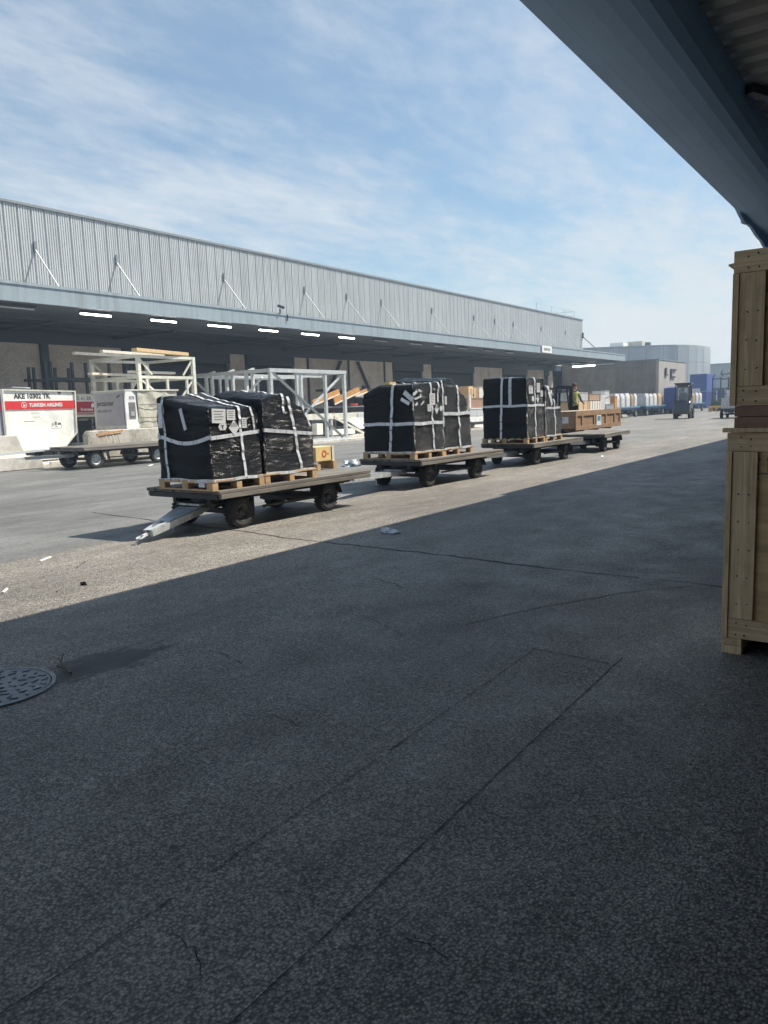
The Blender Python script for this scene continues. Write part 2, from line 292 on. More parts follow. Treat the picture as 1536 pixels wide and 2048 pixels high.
    bp = n.new('ShaderNodeBump'); bp.inputs['Strength'].default_value = 0.6; bp.inputs['Distance'].default_value = 0.005
    l.new(hsum, bp.inputs['Height']); l.new(bp.outputs[0], b.inputs['Normal'])
    return m
M['asphalt'] = ground_material()

# ---------------------------------------------------------------- mesh helpers
class MB:
    def __init__(s): s.v = []; s.f = []; s.mi = []
    def add(s, vs, fs, mi=0):
        o = len(s.v); s.v += [tuple(v) for v in vs]; s.f += [tuple(i + o for i in f) for f in fs]; s.mi += [mi] * len(fs)
    def box(s, x0, x1, y0, y1, z0, z1, mi=0):
        if x0 > x1: x0, x1 = x1, x0
        if y0 > y1: y0, y1 = y1, y0
        if z0 > z1: z0, z1 = z1, z0
        s.add([(x0, y0, z0), (x1, y0, z0), (x1, y1, z0), (x0, y1, z0), (x0, y0, z1), (x1, y0, z1), (x1, y1, z1), (x0, y1, z1)],
              [(0, 3, 2, 1), (4, 5, 6, 7), (0, 1, 5, 4), (1, 2, 6, 5), (2, 3, 7, 6), (3, 0, 4, 7)], mi); return s
    def beam(s, a, b, w, h=None, up=(0, 0, 1), mi=0):
        a = Vector(a); b = Vector(b); h = h or w; d = (b - a).normalized(); u = Vector(up)
        if abs(d.dot(u)) > 0.98: u = Vector((1, 0, 0))
        r = d.cross(u).normalized() * (w / 2); u = r.cross(d).normalized() * (h / 2)
        vs = [p + i * r + j * u for p in (a, b) for i, j in ((-1, -1), (1, -1), (1, 1), (-1, 1))]
        s.add(vs, [(0, 1, 2, 3), (7, 6, 5, 4), (0, 4, 5, 1), (1, 5, 6, 2), (2, 6, 7, 3), (3, 7, 4, 0)], mi); return s
    def cyl(s, a, b, r, n=12, r2=None, caps=True, mi=0):
        a = Vector(a); b = Vector(b); d = (b - a).normalized(); r2 = r if r2 is None else r2
        u = Vector((0, 0, 1)) if abs(d.z) < 0.9 else Vector((1, 0, 0))
        p = d.cross(u).normalized(); q = d.cross(p)
        vs = [c + (math.cos(2 * math.pi * i / n) * p + math.sin(2 * math.pi * i / n) * q) * rr for c, rr in ((a, r), (b, r2)) for i in range(n)]
        fs = [(i, (i + 1) % n, n + (i + 1) % n, n + i) for i in range(n)]
        if caps: fs += [tuple(range(n - 1, -1, -1)), tuple(range(n, 2 * n))]
        s.add(vs, fs, mi); return s
    def lathe(s, prof, axis='y', n=28, c=(0, 0, 0), mi=0):       # prof: (offset along the axis, radius)
        vs = []; k = len(prof)
        for i in range(n):
            a = 2 * math.pi * i / n; ca, sa = math.cos(a), math.sin(a)
            for o, r in prof:
                vs.append((c[0] + r * ca, c[1] + o, c[2] + r * sa) if axis == 'y' else (c[0] + r * ca, c[1] + r * sa, c[2] + o))
        fs = [(i * k + j, ((i + 1) % n) * k + j, ((i + 1) % n) * k + j + 1, i * k + j + 1) for i in range(n) for j in range(k - 1)]
        s.add(vs, fs, mi); return s
    def prism(s, poly, y0, y1, mi=0, plane='xz'):
        k = len(poly)
        if plane == 'xz': vs = [(p[0], y, p[1]) for y in (y0, y1) for p in poly]
        elif plane == 'yz': vs = [(y, p[0], p[1]) for y in (y0, y1) for p in poly]
        else: vs = [(p[0], p[1], y) for y in (y0, y1) for p in poly]
        s.add(vs, [tuple(range(k)), tuple(range(2 * k - 1, k - 1, -1))] + [(i, (i + 1) % k, k + (i + 1) % k, k + i) for i in range(k)], mi); return s
    def mesh(s, name, mats, smooth=False):
        me = bpy.data.meshes.new(name); me.from_pydata(s.v, [], s.f)
        for m in (mats if isinstance(mats, (list, tuple)) else [mats]): me.materials.append(m)
        me.polygons.foreach_set('material_index', s.mi)
        if smooth: me.polygons.foreach_set('use_smooth', [True] * len(s.f))
        bm = bmesh.new(); bm.from_mesh(me); bmesh.ops.recalc_face_normals(bm, faces=bm.faces); bm.to_mesh(me); bm.free()
        me.update(); return me
    def build(s, name, mats, parent=None, smooth=False, bevel=0.0, loc=None, rz=0, stuff=False):
        o = bpy.data.objects.new(name, s.mesh(name, mats, smooth)); COL.objects.link(o)
        if parent: o.parent = parent
        if loc: o.location = loc
        if rz: o.rotation_euler = (0, 0, rz)
        if bevel:
            md = o.modifiers.new('bevel', 'BEVEL'); md.width = bevel; md.segments = 2; md.limit_method = 'ANGLE'; md.angle_limit = R(40)
        if smooth and not bevel:
            try: o.data.set_sharp_from_angle(angle=R(38))
            except Exception: pass
        if stuff: o['kind'] = 'stuff'
        return o
def BX(name, m, parent, x0, x1, y0, y1, z0, z1, bevel=0.0): return MB().box(x0, x1, y0, y1, z0, z1).build(name, m, parent, bevel=bevel)
def tag(o, label=None, cat=None, group=None, kind=None):
    if label: o['label'] = label
    if cat: o['category'] = cat
    if group: o['group'] = group
    if kind: o['kind'] = kind
    return o
def thing(name, label, cat, loc=(0, 0, 0), rz=0.0, group=None):
    o = bpy.data.objects.new(name, None); COL.objects.link(o); o.location = loc; o.rotation_euler = (0, 0, rz); o.empty_display_size = 0.3
    return tag(o, label, cat, group)
KIDS = {}
def inst(me, name, parent, loc, rz=0, scale=None, rot=None):
    o = bpy.data.objects.new(name, me); COL.objects.link(o); o.parent = parent; o.location = loc
    o.rotation_euler = rot or (0, 0, rz)
    if scale: o.scale = scale
    return o
def dup(root, loc, rz=0, label=None, group=None):
    def rec(o, par):
        c = o.copy(); COL.objects.link(c)
        if par: c.parent = par
        for ch in [k for k in list(bpy.data.objects) if k.parent == o]: rec(ch, c)
        return c
    r = rec(root, None); r.location = loc; r.rotation_euler = (0, 0, rz)
    if label: r['label'] = label
    if group: r['group'] = group
    return r
def text(s, size, m, parent, loc, rot=(R(90), 0, 0), name='lettering', bold=0.0, align='LEFT', ext=0.002, sx=1.0):
    cu = bpy.data.curves.new('t', 'FONT'); cu.body = s; cu.size = size; cu.offset = bold; cu.extrude = ext; cu.align_x = align; cu.resolution_u = 3
    to = bpy.data.objects.new('t', cu); COL.objects.link(to)
    me = bpy.data.meshes.new_from_object(to); bpy.data.objects.remove(to); bpy.data.curves.remove(cu)
    me.materials.clear(); me.materials.append(m)
    o = bpy.data.objects.new(name, me); COL.objects.link(o); o.parent = parent; o.location = loc; o.rotation_euler = rot; o.scale = (sx, 1, 1)
    return o

# ================================================================ GROUND
g = MB(); g.add([(-300, -300, 0), (900, -300, 0), (900, 900, 0), (-300, 900, 0)], [(0, 1, 2, 3)])
tag(g.build('ground', M['asphalt']), kind='structure')
ap = MB().box(6, 83.9, 24.05, 33.9, -0.05, 0.10)
tag(ap.build('concrete_apron', M['conc']), kind='structure')
kb = MB()
xx = 6.0
while xx < 83:
    kb.box(xx + .008, xx + 1.99, 23.85, 24.045, -0.05, 0.115); xx += 2.0
tag(kb.build('kerb', M['conc']), kind='structure')

def crack(pts, width, m=M['tar'], jit=0.012, z=0.004, seg=0.05, gaps=0.0, name='pavement_crack', seed=1):
    rnd = random.Random(seed); mb = MB()
    for (a, b) in zip(pts[:-1], pts[1:]):
        a = Vector((*a, z)); b = Vector((*b, z)); d = (b - a); n = max(2, int(d.length / seg)); nn = Vector((-d.y, d.x, 0)).normalized()
        prev = None
        for i in range(n + 1):
            p = a + d * (i / n) + nn * (noise.noise(Vector((i * .21 + seed * 9.1, a.x, 0))) * jit * 2 + rnd.uniform(-1, 1) * jit * .25)
            wv = width * (0.55 + 0.9 * abs(noise.noise(Vector((i * .13, seed * 3.3, 1)))) + rnd.uniform(-.2, .2))
            cur = (p + nn * wv / 2, p - nn * wv / 2)
            if prev and noise.noise(Vector((i * .17, seed * 7.7, 5))) > gaps - 1: mb.add([prev[0], prev[1], cur[1], cur[0]], [(0, 1, 2, 3)])
            prev = cur
    return tag(mb.build(name, m), kind='structure')
crack([(-1.5, 1.98), (0.89, 1.965), (2.76, 1.97), (4.51, 2.0)], 0.0045, jit=.002, seed=2, gaps=.5, seg=.02)            # saw cuts
crack([(-1.5, 1.42), (1.21, 1.41), (2.51, 1.43), (4.6, 1.46)], 0.006, jit=.002, seed=3, gaps=.45, seg=.02)
crack([(4.50, 2.07), (4.43, 1.42)], 0.010, jit=.003, seed=4)
crack([(7.6, 11.5), (7.35, 9.0), (7.2, 7.33), (7.06, 6.43), (7.03, 5.49), (6.96, 4.08), (6.84, 2.94)], 0.028, jit=.02, seed=5)
crack([(6.87, 3.35), (6.84, 2.94), (6.84, 1.88), (6.82, 1.2)], 0.030, m=M['bright_line'], jit=.01, seed=6, gaps=.62)
crack([(4.75, 2.7), (5.46, 2.39), (6.24, 1.96), (6.71, 1.55)], 0.016, m=M['bright_line'], jit=.01, seed=7, gaps=.62)
for i, (a, b, w_) in enumerate([((2.53, 1.50), (2.49, 1.24), .005), ((2.78, 2.76), (2.74, 2.5), .006), ((1.37, 1.86), (1.30, 1.60), .004), ((1.74, 1.2), (1.73, 1.05), .006), ((9.3, 7.6), (9.9, 7.0), .012), ((9.4, 7.45), (11.2, 6.5), .012), ((5.0, 7.7), (4.6, 7.35), .010), ((3.4, 3.9), (3.3, 3.5), .006), ((5.7, 4.2), (5.5, 3.7), .01), ((13, 16.9), (15.2, 17.9), .03), ((11.6, 18.4), (13.0, 18.7), .03), ((6.2, 4.6), (5.2, 5.1), .008), ((4.3, 2.9), (4.6, 3.5), .006), ((9.2, 3.9), (8.2, 5.4), .012)]):
    crack([a, ((a[0] + b[0]) / 2 + .02, (a[1] + b[1]) / 2), b], w_, jit=.015, seed=11 + i, gaps=.62, seg=.015)

# manhole
mh = thing('manhole_cover', 'round cast iron manhole cover set in the shaded asphalt', 'manhole cover', (2.19, 4.43, 0))
mh.location = (2.2, 4.5, 0)
MB().lathe([(0.0, 0.365), (0.012, 0.362), (0.014, 0.345), (0.008, 0.338)], axis='z', n=64).build('frame', M['iron'], mh, smooth=True)
MB().lathe([(0.0, 0.333), (0.009, 0.331), (0.009, 0.0)], axis='z', n=64).build('lid', M['iron'], mh)
st = MB(); rnd = random.Random(5)
for ring, cnt in ((.06, 4), (.12, 8), (.18, 13), (.24, 17), (.295, 22)):
    for i in range(cnt):
        a = 2 * math.pi * i / cnt + ring * 7; c = Vector((ring * math.cos(a), ring * math.sin(a), 0.0115)); t2 = a + (0.9 if i % 2 else -0.7)
        dv = Vector((math.cos(t2), math.sin(t2), 0)) * .024
        st.beam(c - dv, c + dv, .016, .009)
st.build('raised_studs', M['iron'], mh, bevel=.002, stuff=True)
s1 = MB(); s1.cyl((2.60, 4.30, .015), (2.70, 4.60, .03), .007, 7); s1.cyl((2.68, 4.53, .028), (2.74, 4.60, .05), .005, 6); s1.cyl((2.63, 4.38, .02), (2.60, 4.45, .03), .004, 6)
tag(s1.build('fallen_stick', M['stick']), 'thin forked dry stick lying at the rim of the manhole cover', 'stick')

# ================================================================ THE LONG WAREHOUSE
WY, FY, GY = 31.0, 26.0, 34.0        # clad wall, canopy edge, ground floor wall
wh = thing('warehouse', 'long grey clad warehouse with a deep loading canopy', 'warehouse', (0, 0, 0))
X0, X1 = 8.0, 82.6
zc0, zc1 = 6.0, 10.42
pw = 0.6
pm = MB()
prof = [(0, 0), (.045, 0), (.07, -.06)]
for q_ in (.155, .265, .375, .485): prof += [(q_ - .022, -.06), (q_ - .010, -.030), (q_ + .010, -.030), (q_ + .022, -.06)]
prof += [(.57, -.06), (.592, 0), (.60, 0)]
vs = [(x, y, z) for z in (0, zc1 - zc0) for x, y in prof]; k = len(prof)
pm.add(vs, [(i, i + 1, k + i + 1, k + i) for i in range(k - 1)])
pme = pm.mesh('wall_panel', M['clad'])
n = int((X1 - X0) / pw)
for i in range(n):
    inst(pme, 'wall_panel', wh, (X0 + i * pw, WY, zc0))
xe = X0 + n * pw
BX('wall_core', M['clad'], wh, X0, xe, WY + .01, WY + .2, 5.9, zc1 - .02)
BX('coping', M['trim'], wh, X0, xe + .12, WY - .12, WY + .3, zc1, zc1 + .13, .01)
BX('corner_trim', M['clad'], wh, xe, xe + .12, WY - .07, WY + .5, 5.9, zc1)
BX('roof', M['roofing'], wh, X0, xe, WY + .31, WY + 24, zc1 - .25, zc1 - .1)
BX('end_wall', M['clad'], wh, xe - .1, xe - .003, WY + .21, WY + 24, 5.91, zc1 - .26)
# canopy
CX1 = 81.75
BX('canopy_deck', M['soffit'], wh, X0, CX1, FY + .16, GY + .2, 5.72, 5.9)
BX('canopy_roof', M['roofing'], wh, X0, CX1, FY + .16, WY - .06, 5.905, 6.02)
zf0, zf1 = 5.72, 6.38
xs = [X0, 12.0, 18.33, 24.6, 30.9, 37.1, 43.4, 49.7, 56.0, 62.2, 68.5, 74.8, CX1]
fm = {}
for a, b in zip(xs[:-1], xs[1:]):
    f = MB(); f.box(a + .004, b - .004, FY, FY + .15, zf0, zf1); f.box(a + .004, b - .004, FY - .035, FY + .0, zf1 - .09, zf1 + .012); f.box(a + .004, b - .004, FY - .02, FY, zf0 - .01, zf0 + .05)
    f.build('fascia_panel', M['fascia'], wh)
BX('fascia_panel', M['fascia'], wh, CX1, CX1 + .12, FY, GY, zf0, zf1)
for i in range(12):                                      # ribs below the canopy deck
    BX('canopy_beam', M['steel_dark'], wh, X0, CX1 - .2, FY + .9 + i * .62, FY + 1.0 + i * .62, 5.60, 5.719) if i in (4, 8) else None
for x in xs[1:-1]: BX('canopy_beam', M['steel_dark'], wh, x - .1, x + .1, FY + 3.2, GY - .13, 5.50, 5.598)
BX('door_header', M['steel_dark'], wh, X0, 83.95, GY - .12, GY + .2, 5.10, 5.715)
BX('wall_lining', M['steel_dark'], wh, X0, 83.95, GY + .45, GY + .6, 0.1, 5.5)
# ground floor: aggregate panels, columns, roller doors  (k = x / y of the edges seen in the photograph)
def wx(kv): return kv * GY
pan = [(.235, .42), (.425, .600), (.612, .732), (.955, .991), (1.123, 1.160), (1.164, 1.291), (1.295, 1.423), (1.427, 1.459), (1.590, 1.629), (1.848, 1.930), (1.934, 2.020), (2.089 + .1, 2.315), (2.355, 2.39), (2.485, 2.55), (2.552, 2.645)]
for a, b in pan: BX('wall_slab', M['aggr'], wh, wx(a), min(wx(b), CX1), GY - .1 - (.02 if b - a > .1 else 0), GY + .25, .1, 5.10)
BX('column', M['steel_dark'], wh, wx(.600) + .02, wx(.611), GY - .3, GY + .2, .1, 5.1)
for kx in (1.162, 1.293, 1.425): BX('wall_joint', M['steel_dark'], wh, wx(kx) - .07, wx(kx) + .07, GY - .20, GY - .125, .1, 5.1)
slat_z = [i * .115 for i in range(40)]
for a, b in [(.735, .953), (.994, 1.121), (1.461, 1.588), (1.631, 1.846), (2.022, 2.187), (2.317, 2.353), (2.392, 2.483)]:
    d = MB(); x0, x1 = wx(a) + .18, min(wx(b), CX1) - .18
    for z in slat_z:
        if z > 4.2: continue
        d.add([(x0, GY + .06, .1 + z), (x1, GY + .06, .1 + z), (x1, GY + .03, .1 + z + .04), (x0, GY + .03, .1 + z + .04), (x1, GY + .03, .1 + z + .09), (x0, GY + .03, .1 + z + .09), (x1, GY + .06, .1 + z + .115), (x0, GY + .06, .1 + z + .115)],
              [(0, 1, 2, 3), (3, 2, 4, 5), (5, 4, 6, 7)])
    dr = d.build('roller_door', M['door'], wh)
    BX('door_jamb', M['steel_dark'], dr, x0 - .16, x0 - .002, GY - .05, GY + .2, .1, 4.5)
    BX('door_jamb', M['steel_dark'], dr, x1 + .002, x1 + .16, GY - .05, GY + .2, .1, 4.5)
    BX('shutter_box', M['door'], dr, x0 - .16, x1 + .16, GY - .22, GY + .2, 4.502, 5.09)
for (a, za, b, zb) in [(1.262, 5.0, 1.208, 2.3), (1.32, 5.0, 1.375, 2.2)]:
    MB().beam((wx(a), GY - .3, za), (wx(b), GY - .3, zb), .22, .10).build('steel_brace', M['steel_dark'], wh)
# tie rods from the clad wall to the canopy
for kx in (.608, .737, .953, 1.164, 1.298, 1.424, 1.639, 1.855, 1.978, 2.098, 2.30, 2.50):
    x = kx * WY; az_ = 8.74
    t = MB(); t.beam((x, WY - .06, az_), (x, 28.6, 6.03), .05)
    tr = t.build('tie_rod', M['clad'], wh)
    BX('wall_bracket', M['trim'], tr, x - .045, x + .045, WY - .13, WY - .057, az_ - .12, az_ + .30)
x = xe - .05
tr = MB().beam((x + .1, WY - .06, 8.74), (x + .1, 28.0, 5.95), .09).build('tie_rod', M['galv_dark'], wh)
BX('wall_bracket', M['steel_dark'], tr, x, x + .2, WY - .2, WY - .08, 8.5, 9.1)
MB().beam((x - .3, 28.9, 6.02), (x + .3, 28.3, 6.75), .16).build('vent_pipe', M['trim'], wh)
rl = MB()
for zz in (11.45, 10.98):
    rl.beam((72.0 + (11.45 - zz) * 3, WY + .8, zz), (xe - .1, WY + .8, zz), .045); rl.beam((xe - .1, WY + .8, zz), (xe - .1, WY + 6, zz), .045)
for px_ in (72.2, 76.0, 79.4, xe - .1): rl.beam((px_, WY + .8, 10.3), (px_, WY + .8, 11.45), .045)
rl.build('roof_railing', M['galv'], wh)
# sign on the fascia
sg = thing('fascia_sign', 'small white sign board with grey lettering on the canopy edge', 'sign', (60.9, FY - .04, 6.02))
BX('board', M['white'], sg, -1.0, 1.0, -.07, -.0, -.27, .27, .01)
q = MB()
for i_, (a_, h_) in enumerate([(-.66, .2), (-.52, .24), (-.36, .2), (-.20, .24), (-.06, .2), (.10, .22), (.28, .2), (.42, .24), (.56, .2)]): q.box(a_, a_ + .085, -.076, -.071, -h_ / 2, h_ / 2); q.box(a_ + .086, a_ + .115, -.076, -.071, h_ / 2 - .05, h_ / 2)
q.build('faded_lettering', M['ink_grey'], sg, stuff=True)
# lights
L_on = [(17.82, 19.22), (21.11, 22.48), (24.26, 25.71), (27.53, 28.87), (30.65, 32.07), (33.79, 35.21)]
L_off = [(14.6, 16.0), (37.1, 38.5), (40.98, 42.4), (43.9, 45.2), (47.1, 48.4), (51.0, 52.4), (54.6, 56.0)]
def lamp(a, b, on, lab):
    t = thing('ceiling_light', lab, 'ceiling light', ((a + b) / 2, 26.6, 5.60), group='tube lights under the canopy edge'); hl = (b - a) / 2
    BX('housing', M['soffit'], t, -hl, hl, -.07, .07, .02, .09)
    MB().cyl((-hl + .03, 0, -.02), (hl - .03, 0, -.02), .034, 10).build('tube', M['tube' if on else 'tube_off'], t, smooth=True)
ords = ['first', 'second', 'third', 'fourth', 'fifth', 'sixth']
for i, (a, b) in enumerate(L_on): lamp(a, b, True, ords[i] + ' glowing tube light from the left under the long canopy')
for i, (a, b) in enumerate(L_off):
    lamp(a, b, False, 'unlit tube light at the far left end of the long canopy' if i == 0 else ords[i - 1] + ' unlit tube light right of the glowing ones under the canopy')
def flood(x, lab):
    t = thing('flood_light', lab, 'floodlight', (x, FY + .05, zf1))
    MB().beam((0, 0, 0), (0, 0, .22), .05).build('bracket', M['steel_dark'], t)
    MB().beam((-.12, -.16, .30), (.14, .02, .36), .34, .12, up=(0, -.5, 1)).build('lamp_head', M['steel_dark'], t, bevel=.01)
    MB().beam((.42, -.10, -.34), (.42, -.10, -.02), .04).build('cable', M['ink'], t)
flood(28.5, 'black floodlight clamped on the canopy edge above the glowing lights')

# ================================================================ ANNEX WITH LETTERS
an = thing('annex_building', 'flat roofed annex with shade-darkened side wall and two raised letters', 'building', (0, 0, 0))
AX, AY = 84.0, 23.1
edges = [AY, 25.4, 27.7, 30.0, 33.95]
for a, b in zip(edges[:-1], edges[1:]): BX('wall_slab', M['conc_shade'], an, AX, AX + .28, a + .006 + (.3 if a == AY else 0), b - .006, 0, 5.75)
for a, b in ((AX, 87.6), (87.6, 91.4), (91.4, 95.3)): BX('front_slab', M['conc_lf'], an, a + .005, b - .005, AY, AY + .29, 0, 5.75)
BX('parapet', M['trim'], an, AX - .05, 95.35, AY - .05, 34, 5.755, 5.86)
BX('end_wall', M['conc_shade'], an, 95.0, 95.29, AY + .30, 34, 0, 5.75)
BX('gutter', M['conc_shade'], an, AX - .1, AX - .003, 25.0, 33.9, 5.2, 5.5)
l1 = MB(); l1.box(86.25, 86.75, AY - .14, AY - .003, 4.15, 4.95); l1.box(86.755, 87.15, AY - .14, AY - .003, 4.15, 4.30)
l1.build('letter', M['ink'], an)
l2 = MB(); l2.box(88.5, 88.85, AY - .14, AY - .003, 3.85, 4.90); l2.box(88.855, 90.6, AY - .14, AY - .003, 4.72, 4.90); l2.box(88.855, 90.3, AY - .14, AY - .003, 3.95, 4.12)
l2.build('letter', M['ink'], an)
BX('rail', M['galv'], an, AX - .15, AX - .11, 27.9, 31.9, 5.58, 5.66)
tl = thing('ceiling_light', 'long lit tube light mounted across the far end of the canopy', 'ceiling light', (81.0, 30.2, 5.4))
BX('housing', M['trim'], tl, -.1, .1, -1.3, 1.3, .0, .12); MB().cyl((-.11, -1.25, .02), (-.11, 1.25, .02), .06, 10).build('tube', M['tube'], tl)

# ================================================================ ROUND BUILDING and others behind
rb = thing('round_building', 'large round ended building clad in silvery panels', 'building', (140, 36, 0))
def wallpanels(pts, z0, z1, m, parent, rows=3, dz=None):
    for a, b in zip(pts[:-1], pts[1:]):
        mb = MB(); d = (Vector(b) - Vector(a)).normalized()
        hh = (z1 - z0) / rows
        for r_ in range(rows):
            mb.beam((a[0] + d[0] * .015, a[1] + d[1] * .015, z0 + hh * (r_ + .5)), (b[0] - d[0] * .015, b[1] - d[1] * .015, z0 + hh * (r_ + .5)), .25, hh - .03)
        mb.build('facade_panel', m, parent)
arc = []
for i in range(15):
    a = R(-90 + -0 + i * 13) ; arc.append((11.5 + 7.5 * math.cos(a), 4.2 + 7.5 * math.sin(a), 0))
pts = [(-10 + 0, 14, 0), (-8.6, 11.5, 0), (-7.2, 9.0, 0), (-5.6, 6.2, 0), (-4, 3.6, 0), (-2.2, 1.2, 0), (-.2, -.6, 0), (2.4, -1.8, 0), (5.0, -2.6, 0), (8.0, -3.1, 0)] + arc[1:9]
wallpanels(pts, 0, 10.6, M['shroud'], rb, 4)
rb2 = MB(); rb2.prism([(p[0] * .985 + .2, p[1] * .985 + .1) for p in pts] + [(13, 16), (-10, 16)], 0, 10.55, plane='xy'); rb2.build('core', M['steel_dark'], rb)
rbc = MB(); rbc.prism([(p[0], p[1]) for p in pts] + [(13, 16), (-10, 16)], 10.62, 10.9, plane='xy'); rbc.build('roof_edge', M['grey_far'], rb)
BX('plant_room', M['conc'], rb, 0, 5, 5.5, 8.4, 10.92, 12.0); BX('plant_room', M['white'], rb, -3, 0, 7.9, 10.3, 10.92, 11.8); BX('stack', M['steel_dark'], rb, 0, 1.0, 4.2, 5.0, 10.92, 11.7)
fb = thing('far_hangar', 'pale low hangar on the horizon behind the round building', 'building', (200, 32, 0))
for i in range(7): BX('wall_slab', M['grey_far'], fb, 0, .4, -20 + i * 6 + .05, -14 + i * 6 - .05, 0, 9.4)
BX('roof_edge', M['trim'], fb, -.1, .6, -20, 22, 9.41, 9.7); BX('hall', M['grey_far'], fb, .42, 30, -20, 22, 0, 9.4)

# ================================================================ THE BUILDING WE STAND IN
nb = thing('dock_building', 'dark dock building whose canopy hangs over the viewer', 'building', (0, 0, 0))
KS = 3.45 / .85
def Zs(z): return EYE + (z - EYE) * KS
EYg, EZ = 3.45, Zs(2.57)
BX('canopy_edge', M['band'], nb, 15.9, 110, EYg - .2, EYg, EZ, EZ + .85)
BX('canopy_edge', M['band'], nb, -14, 15.894, EYg - .2, EYg, EZ, EZ + .5)
so_ = MB()
sec = [(.8, 2.5702), (.77, 2.571), (.73, 2.574), (.69, 2.580), (.65, 2.590), (.62, 2.603), (.595, 2.625), (.58, 2.66), (.575, 2.71)]
sec = [((EYg - .201) if i == 0 else a * KS, Zs(b)) for i, (a, b) in enumerate(sec)]
for a, b in zip(sec[:-1], sec[1:]): so_.add([(-14, a[0], a[1]), (110, a[0], a[1]), (110, b[0], b[1]), (-14, b[0], b[1])], [(0, 1, 2, 3)])
so_.build('soffit_band', M['band'], nb, smooth=True)
step = .46; x = -14.0; pr = []
while x < 62:
    pr += [(x, 0), (x + .17, 0), (x + .21, .09), (x + .38, .09), (x + .42, 0)]; x += step
CZ = Zs(2.70)
for y0, y1 in ((-5.9, -3.0), (-2.99, 0.0), (.01, 2.36)):
    ri = MB(); vs = [(x, y, CZ + z) for y in (y0, y1) for x, z in pr]; k = len(pr)
    ri.add(vs, [(i, i + 1, k + i + 1, k + i) for i in range(k - 1)]); ri.build('ribbed_ceiling', M['ribbed'], nb)
BX('roof_slab', M['roofing'], nb, -14, 110, -6, EYg - .205, CZ + .2, CZ + .4)
BX('back_wall', M['soffit'], nb, -14, 110, -6.3, -6.02, 0, CZ + .4)
for x in (8.0, 20, 32, 44, 56, 68, 80, 92, 104): BX('column', M['soffit'], nb, x, x + .4, -.6, -.2, 0, CZ - .02)
BX('sky_block_wall', M['soffit'], nb, -5.4, -5.2, -6, 2.0, 0, CZ - .02)  # unseen wall, added to block sky light and darken the near ground
BX('end_wall', M['soffit'], nb, 109.7, 110, -6, EYg - .25, 0, CZ - .02)
MB().beam((12.7, 2.28, CZ - .06), (22.9, -2.3, CZ - .06), .13).build('conduit', M['steel_dark'], nb)
MB().beam((18.6, .55, CZ - .06), (18.6, -2.5, CZ - .06), .14).build('ceiling_rail', M['steel_dark'], nb)
MB().beam((21.8, 1.2, CZ - .06), (21.8, -2.5, CZ - .06), .12).build('ceiling_rail', M['steel_dark'], nb)
edge = [(4.45, 2.582), (4.50, 2.574), (4.56, 2.562), (4.62, 2.552), (4.68, 2.545), (4.74, 2.54), (4.80, 2.55), (4.90, 2.552), (4.97, 2.545), (5.05, 2.535), (5.14, 2.53), (5.22, 2.53), (5.32, 2.515), (5.42, 2.505), (5.6, 2.50), (6.2, 2.49), (7.6, 2.49)]
edge = [(a * KS, Zs(b)) for a, b in edge]
fl = MB(); top = EZ + .01
for (xa, za), (xb, zb) in zip(edge[:-1], edge[1:]):
    fl.add([(xa, EYg + .004, top), (xb, EYg + .004, top), (xb, EYg + .03, zb), (xa, EYg + .03, za), (xa, EYg - .06, top), (xb, EYg - .06, top), (xb, EYg - .03, zb), (xa, EYg - .03, za)], [(0, 1, 2, 3), (4, 7, 6, 5), (3, 2, 6, 7)])
fl.build('torn_rubber_flap', M['band'], nb)
MB().beam((19.0, EYg + .03, Zs(2.548)), (19.35, EYg + .06, Zs(2.556)), .05).build('loose_clip', M['white'], nb)

# ================================================================ WHEELS AND TRAILERS
def wheel_meshes(r, wd, rimmat, ribs=26):
    t = MB(); h = wd / 2
    t.lathe([(-h * .8, r * .58), (-h, r * .66), (-h, r * .84), (-h * .8, r * .955), (h * .8, r * .955), (h, r * .84), (h, r * .66), (h * .8, r * .58)], n=36)
    for i in range(ribs):
        a = 2 * math.pi * i / ribs; d = Vector((math.cos(a), 0, math.sin(a))); tt = Vector((-math.sin(a), 0, math.cos(a)))
        for sgn in (-1, 1):
            c = d * r * .968 + tt * (sgn * r * .05); t.beam(c + Vector((0, sgn * h * .08, 0)), c + Vector((0, sgn * h * .97, 0)), r * .10, r * .06, up=d)
    rm = MB()
    for s in (-1, 1):
        rm.lathe([(s * h * .80, r * .60), (s * h * .93, r * .58), (s * h * .88, r * .53), (s * h * .45, r * .47), (s * h * .35, r * .22), (s * h * .70, r * .20), (s * h * .74, r * .13), (s * h * .74, 0)], n=28)
    nb_ = MB()
    for i in range(5):
        a = 2 * math.pi * i / 5
        for s in (-1, 1): nb_.cyl((r * .33 * math.cos(a), s * h * .36, r * .33 * math.sin(a)), (r * .33 * math.cos(a), s * h * .56, r * .33 * math.sin(a)), r * .045, 6)
    return t.mesh('tyre', M['tyre'], True), rm.mesh('rim', rimmat, True), nb_.mesh('wheel_nuts', M['galv_dark'])
WH = {}
def wheel(parent, x, y, r=.225, wd=.15, rim='rim'):
    key = (r, wd, rim)
    if key not in WH: WH[key] = wheel_meshes(r, wd, M[rim])
    a, b, c = WH[key]
    w_ = bpy.data.objects.new('wheel', a); COL.objects.link(w_); w_.parent = parent; w_.location = (x, y, r)
    w_.rotation_euler = (0, random.uniform(0, 3), 0)
    inst(b, 'rim', w_, (0, 0, 0)); inst(c, 'wheel_nuts', w_, (0, 0, 0))['kind'] = 'stuff'
    return w_

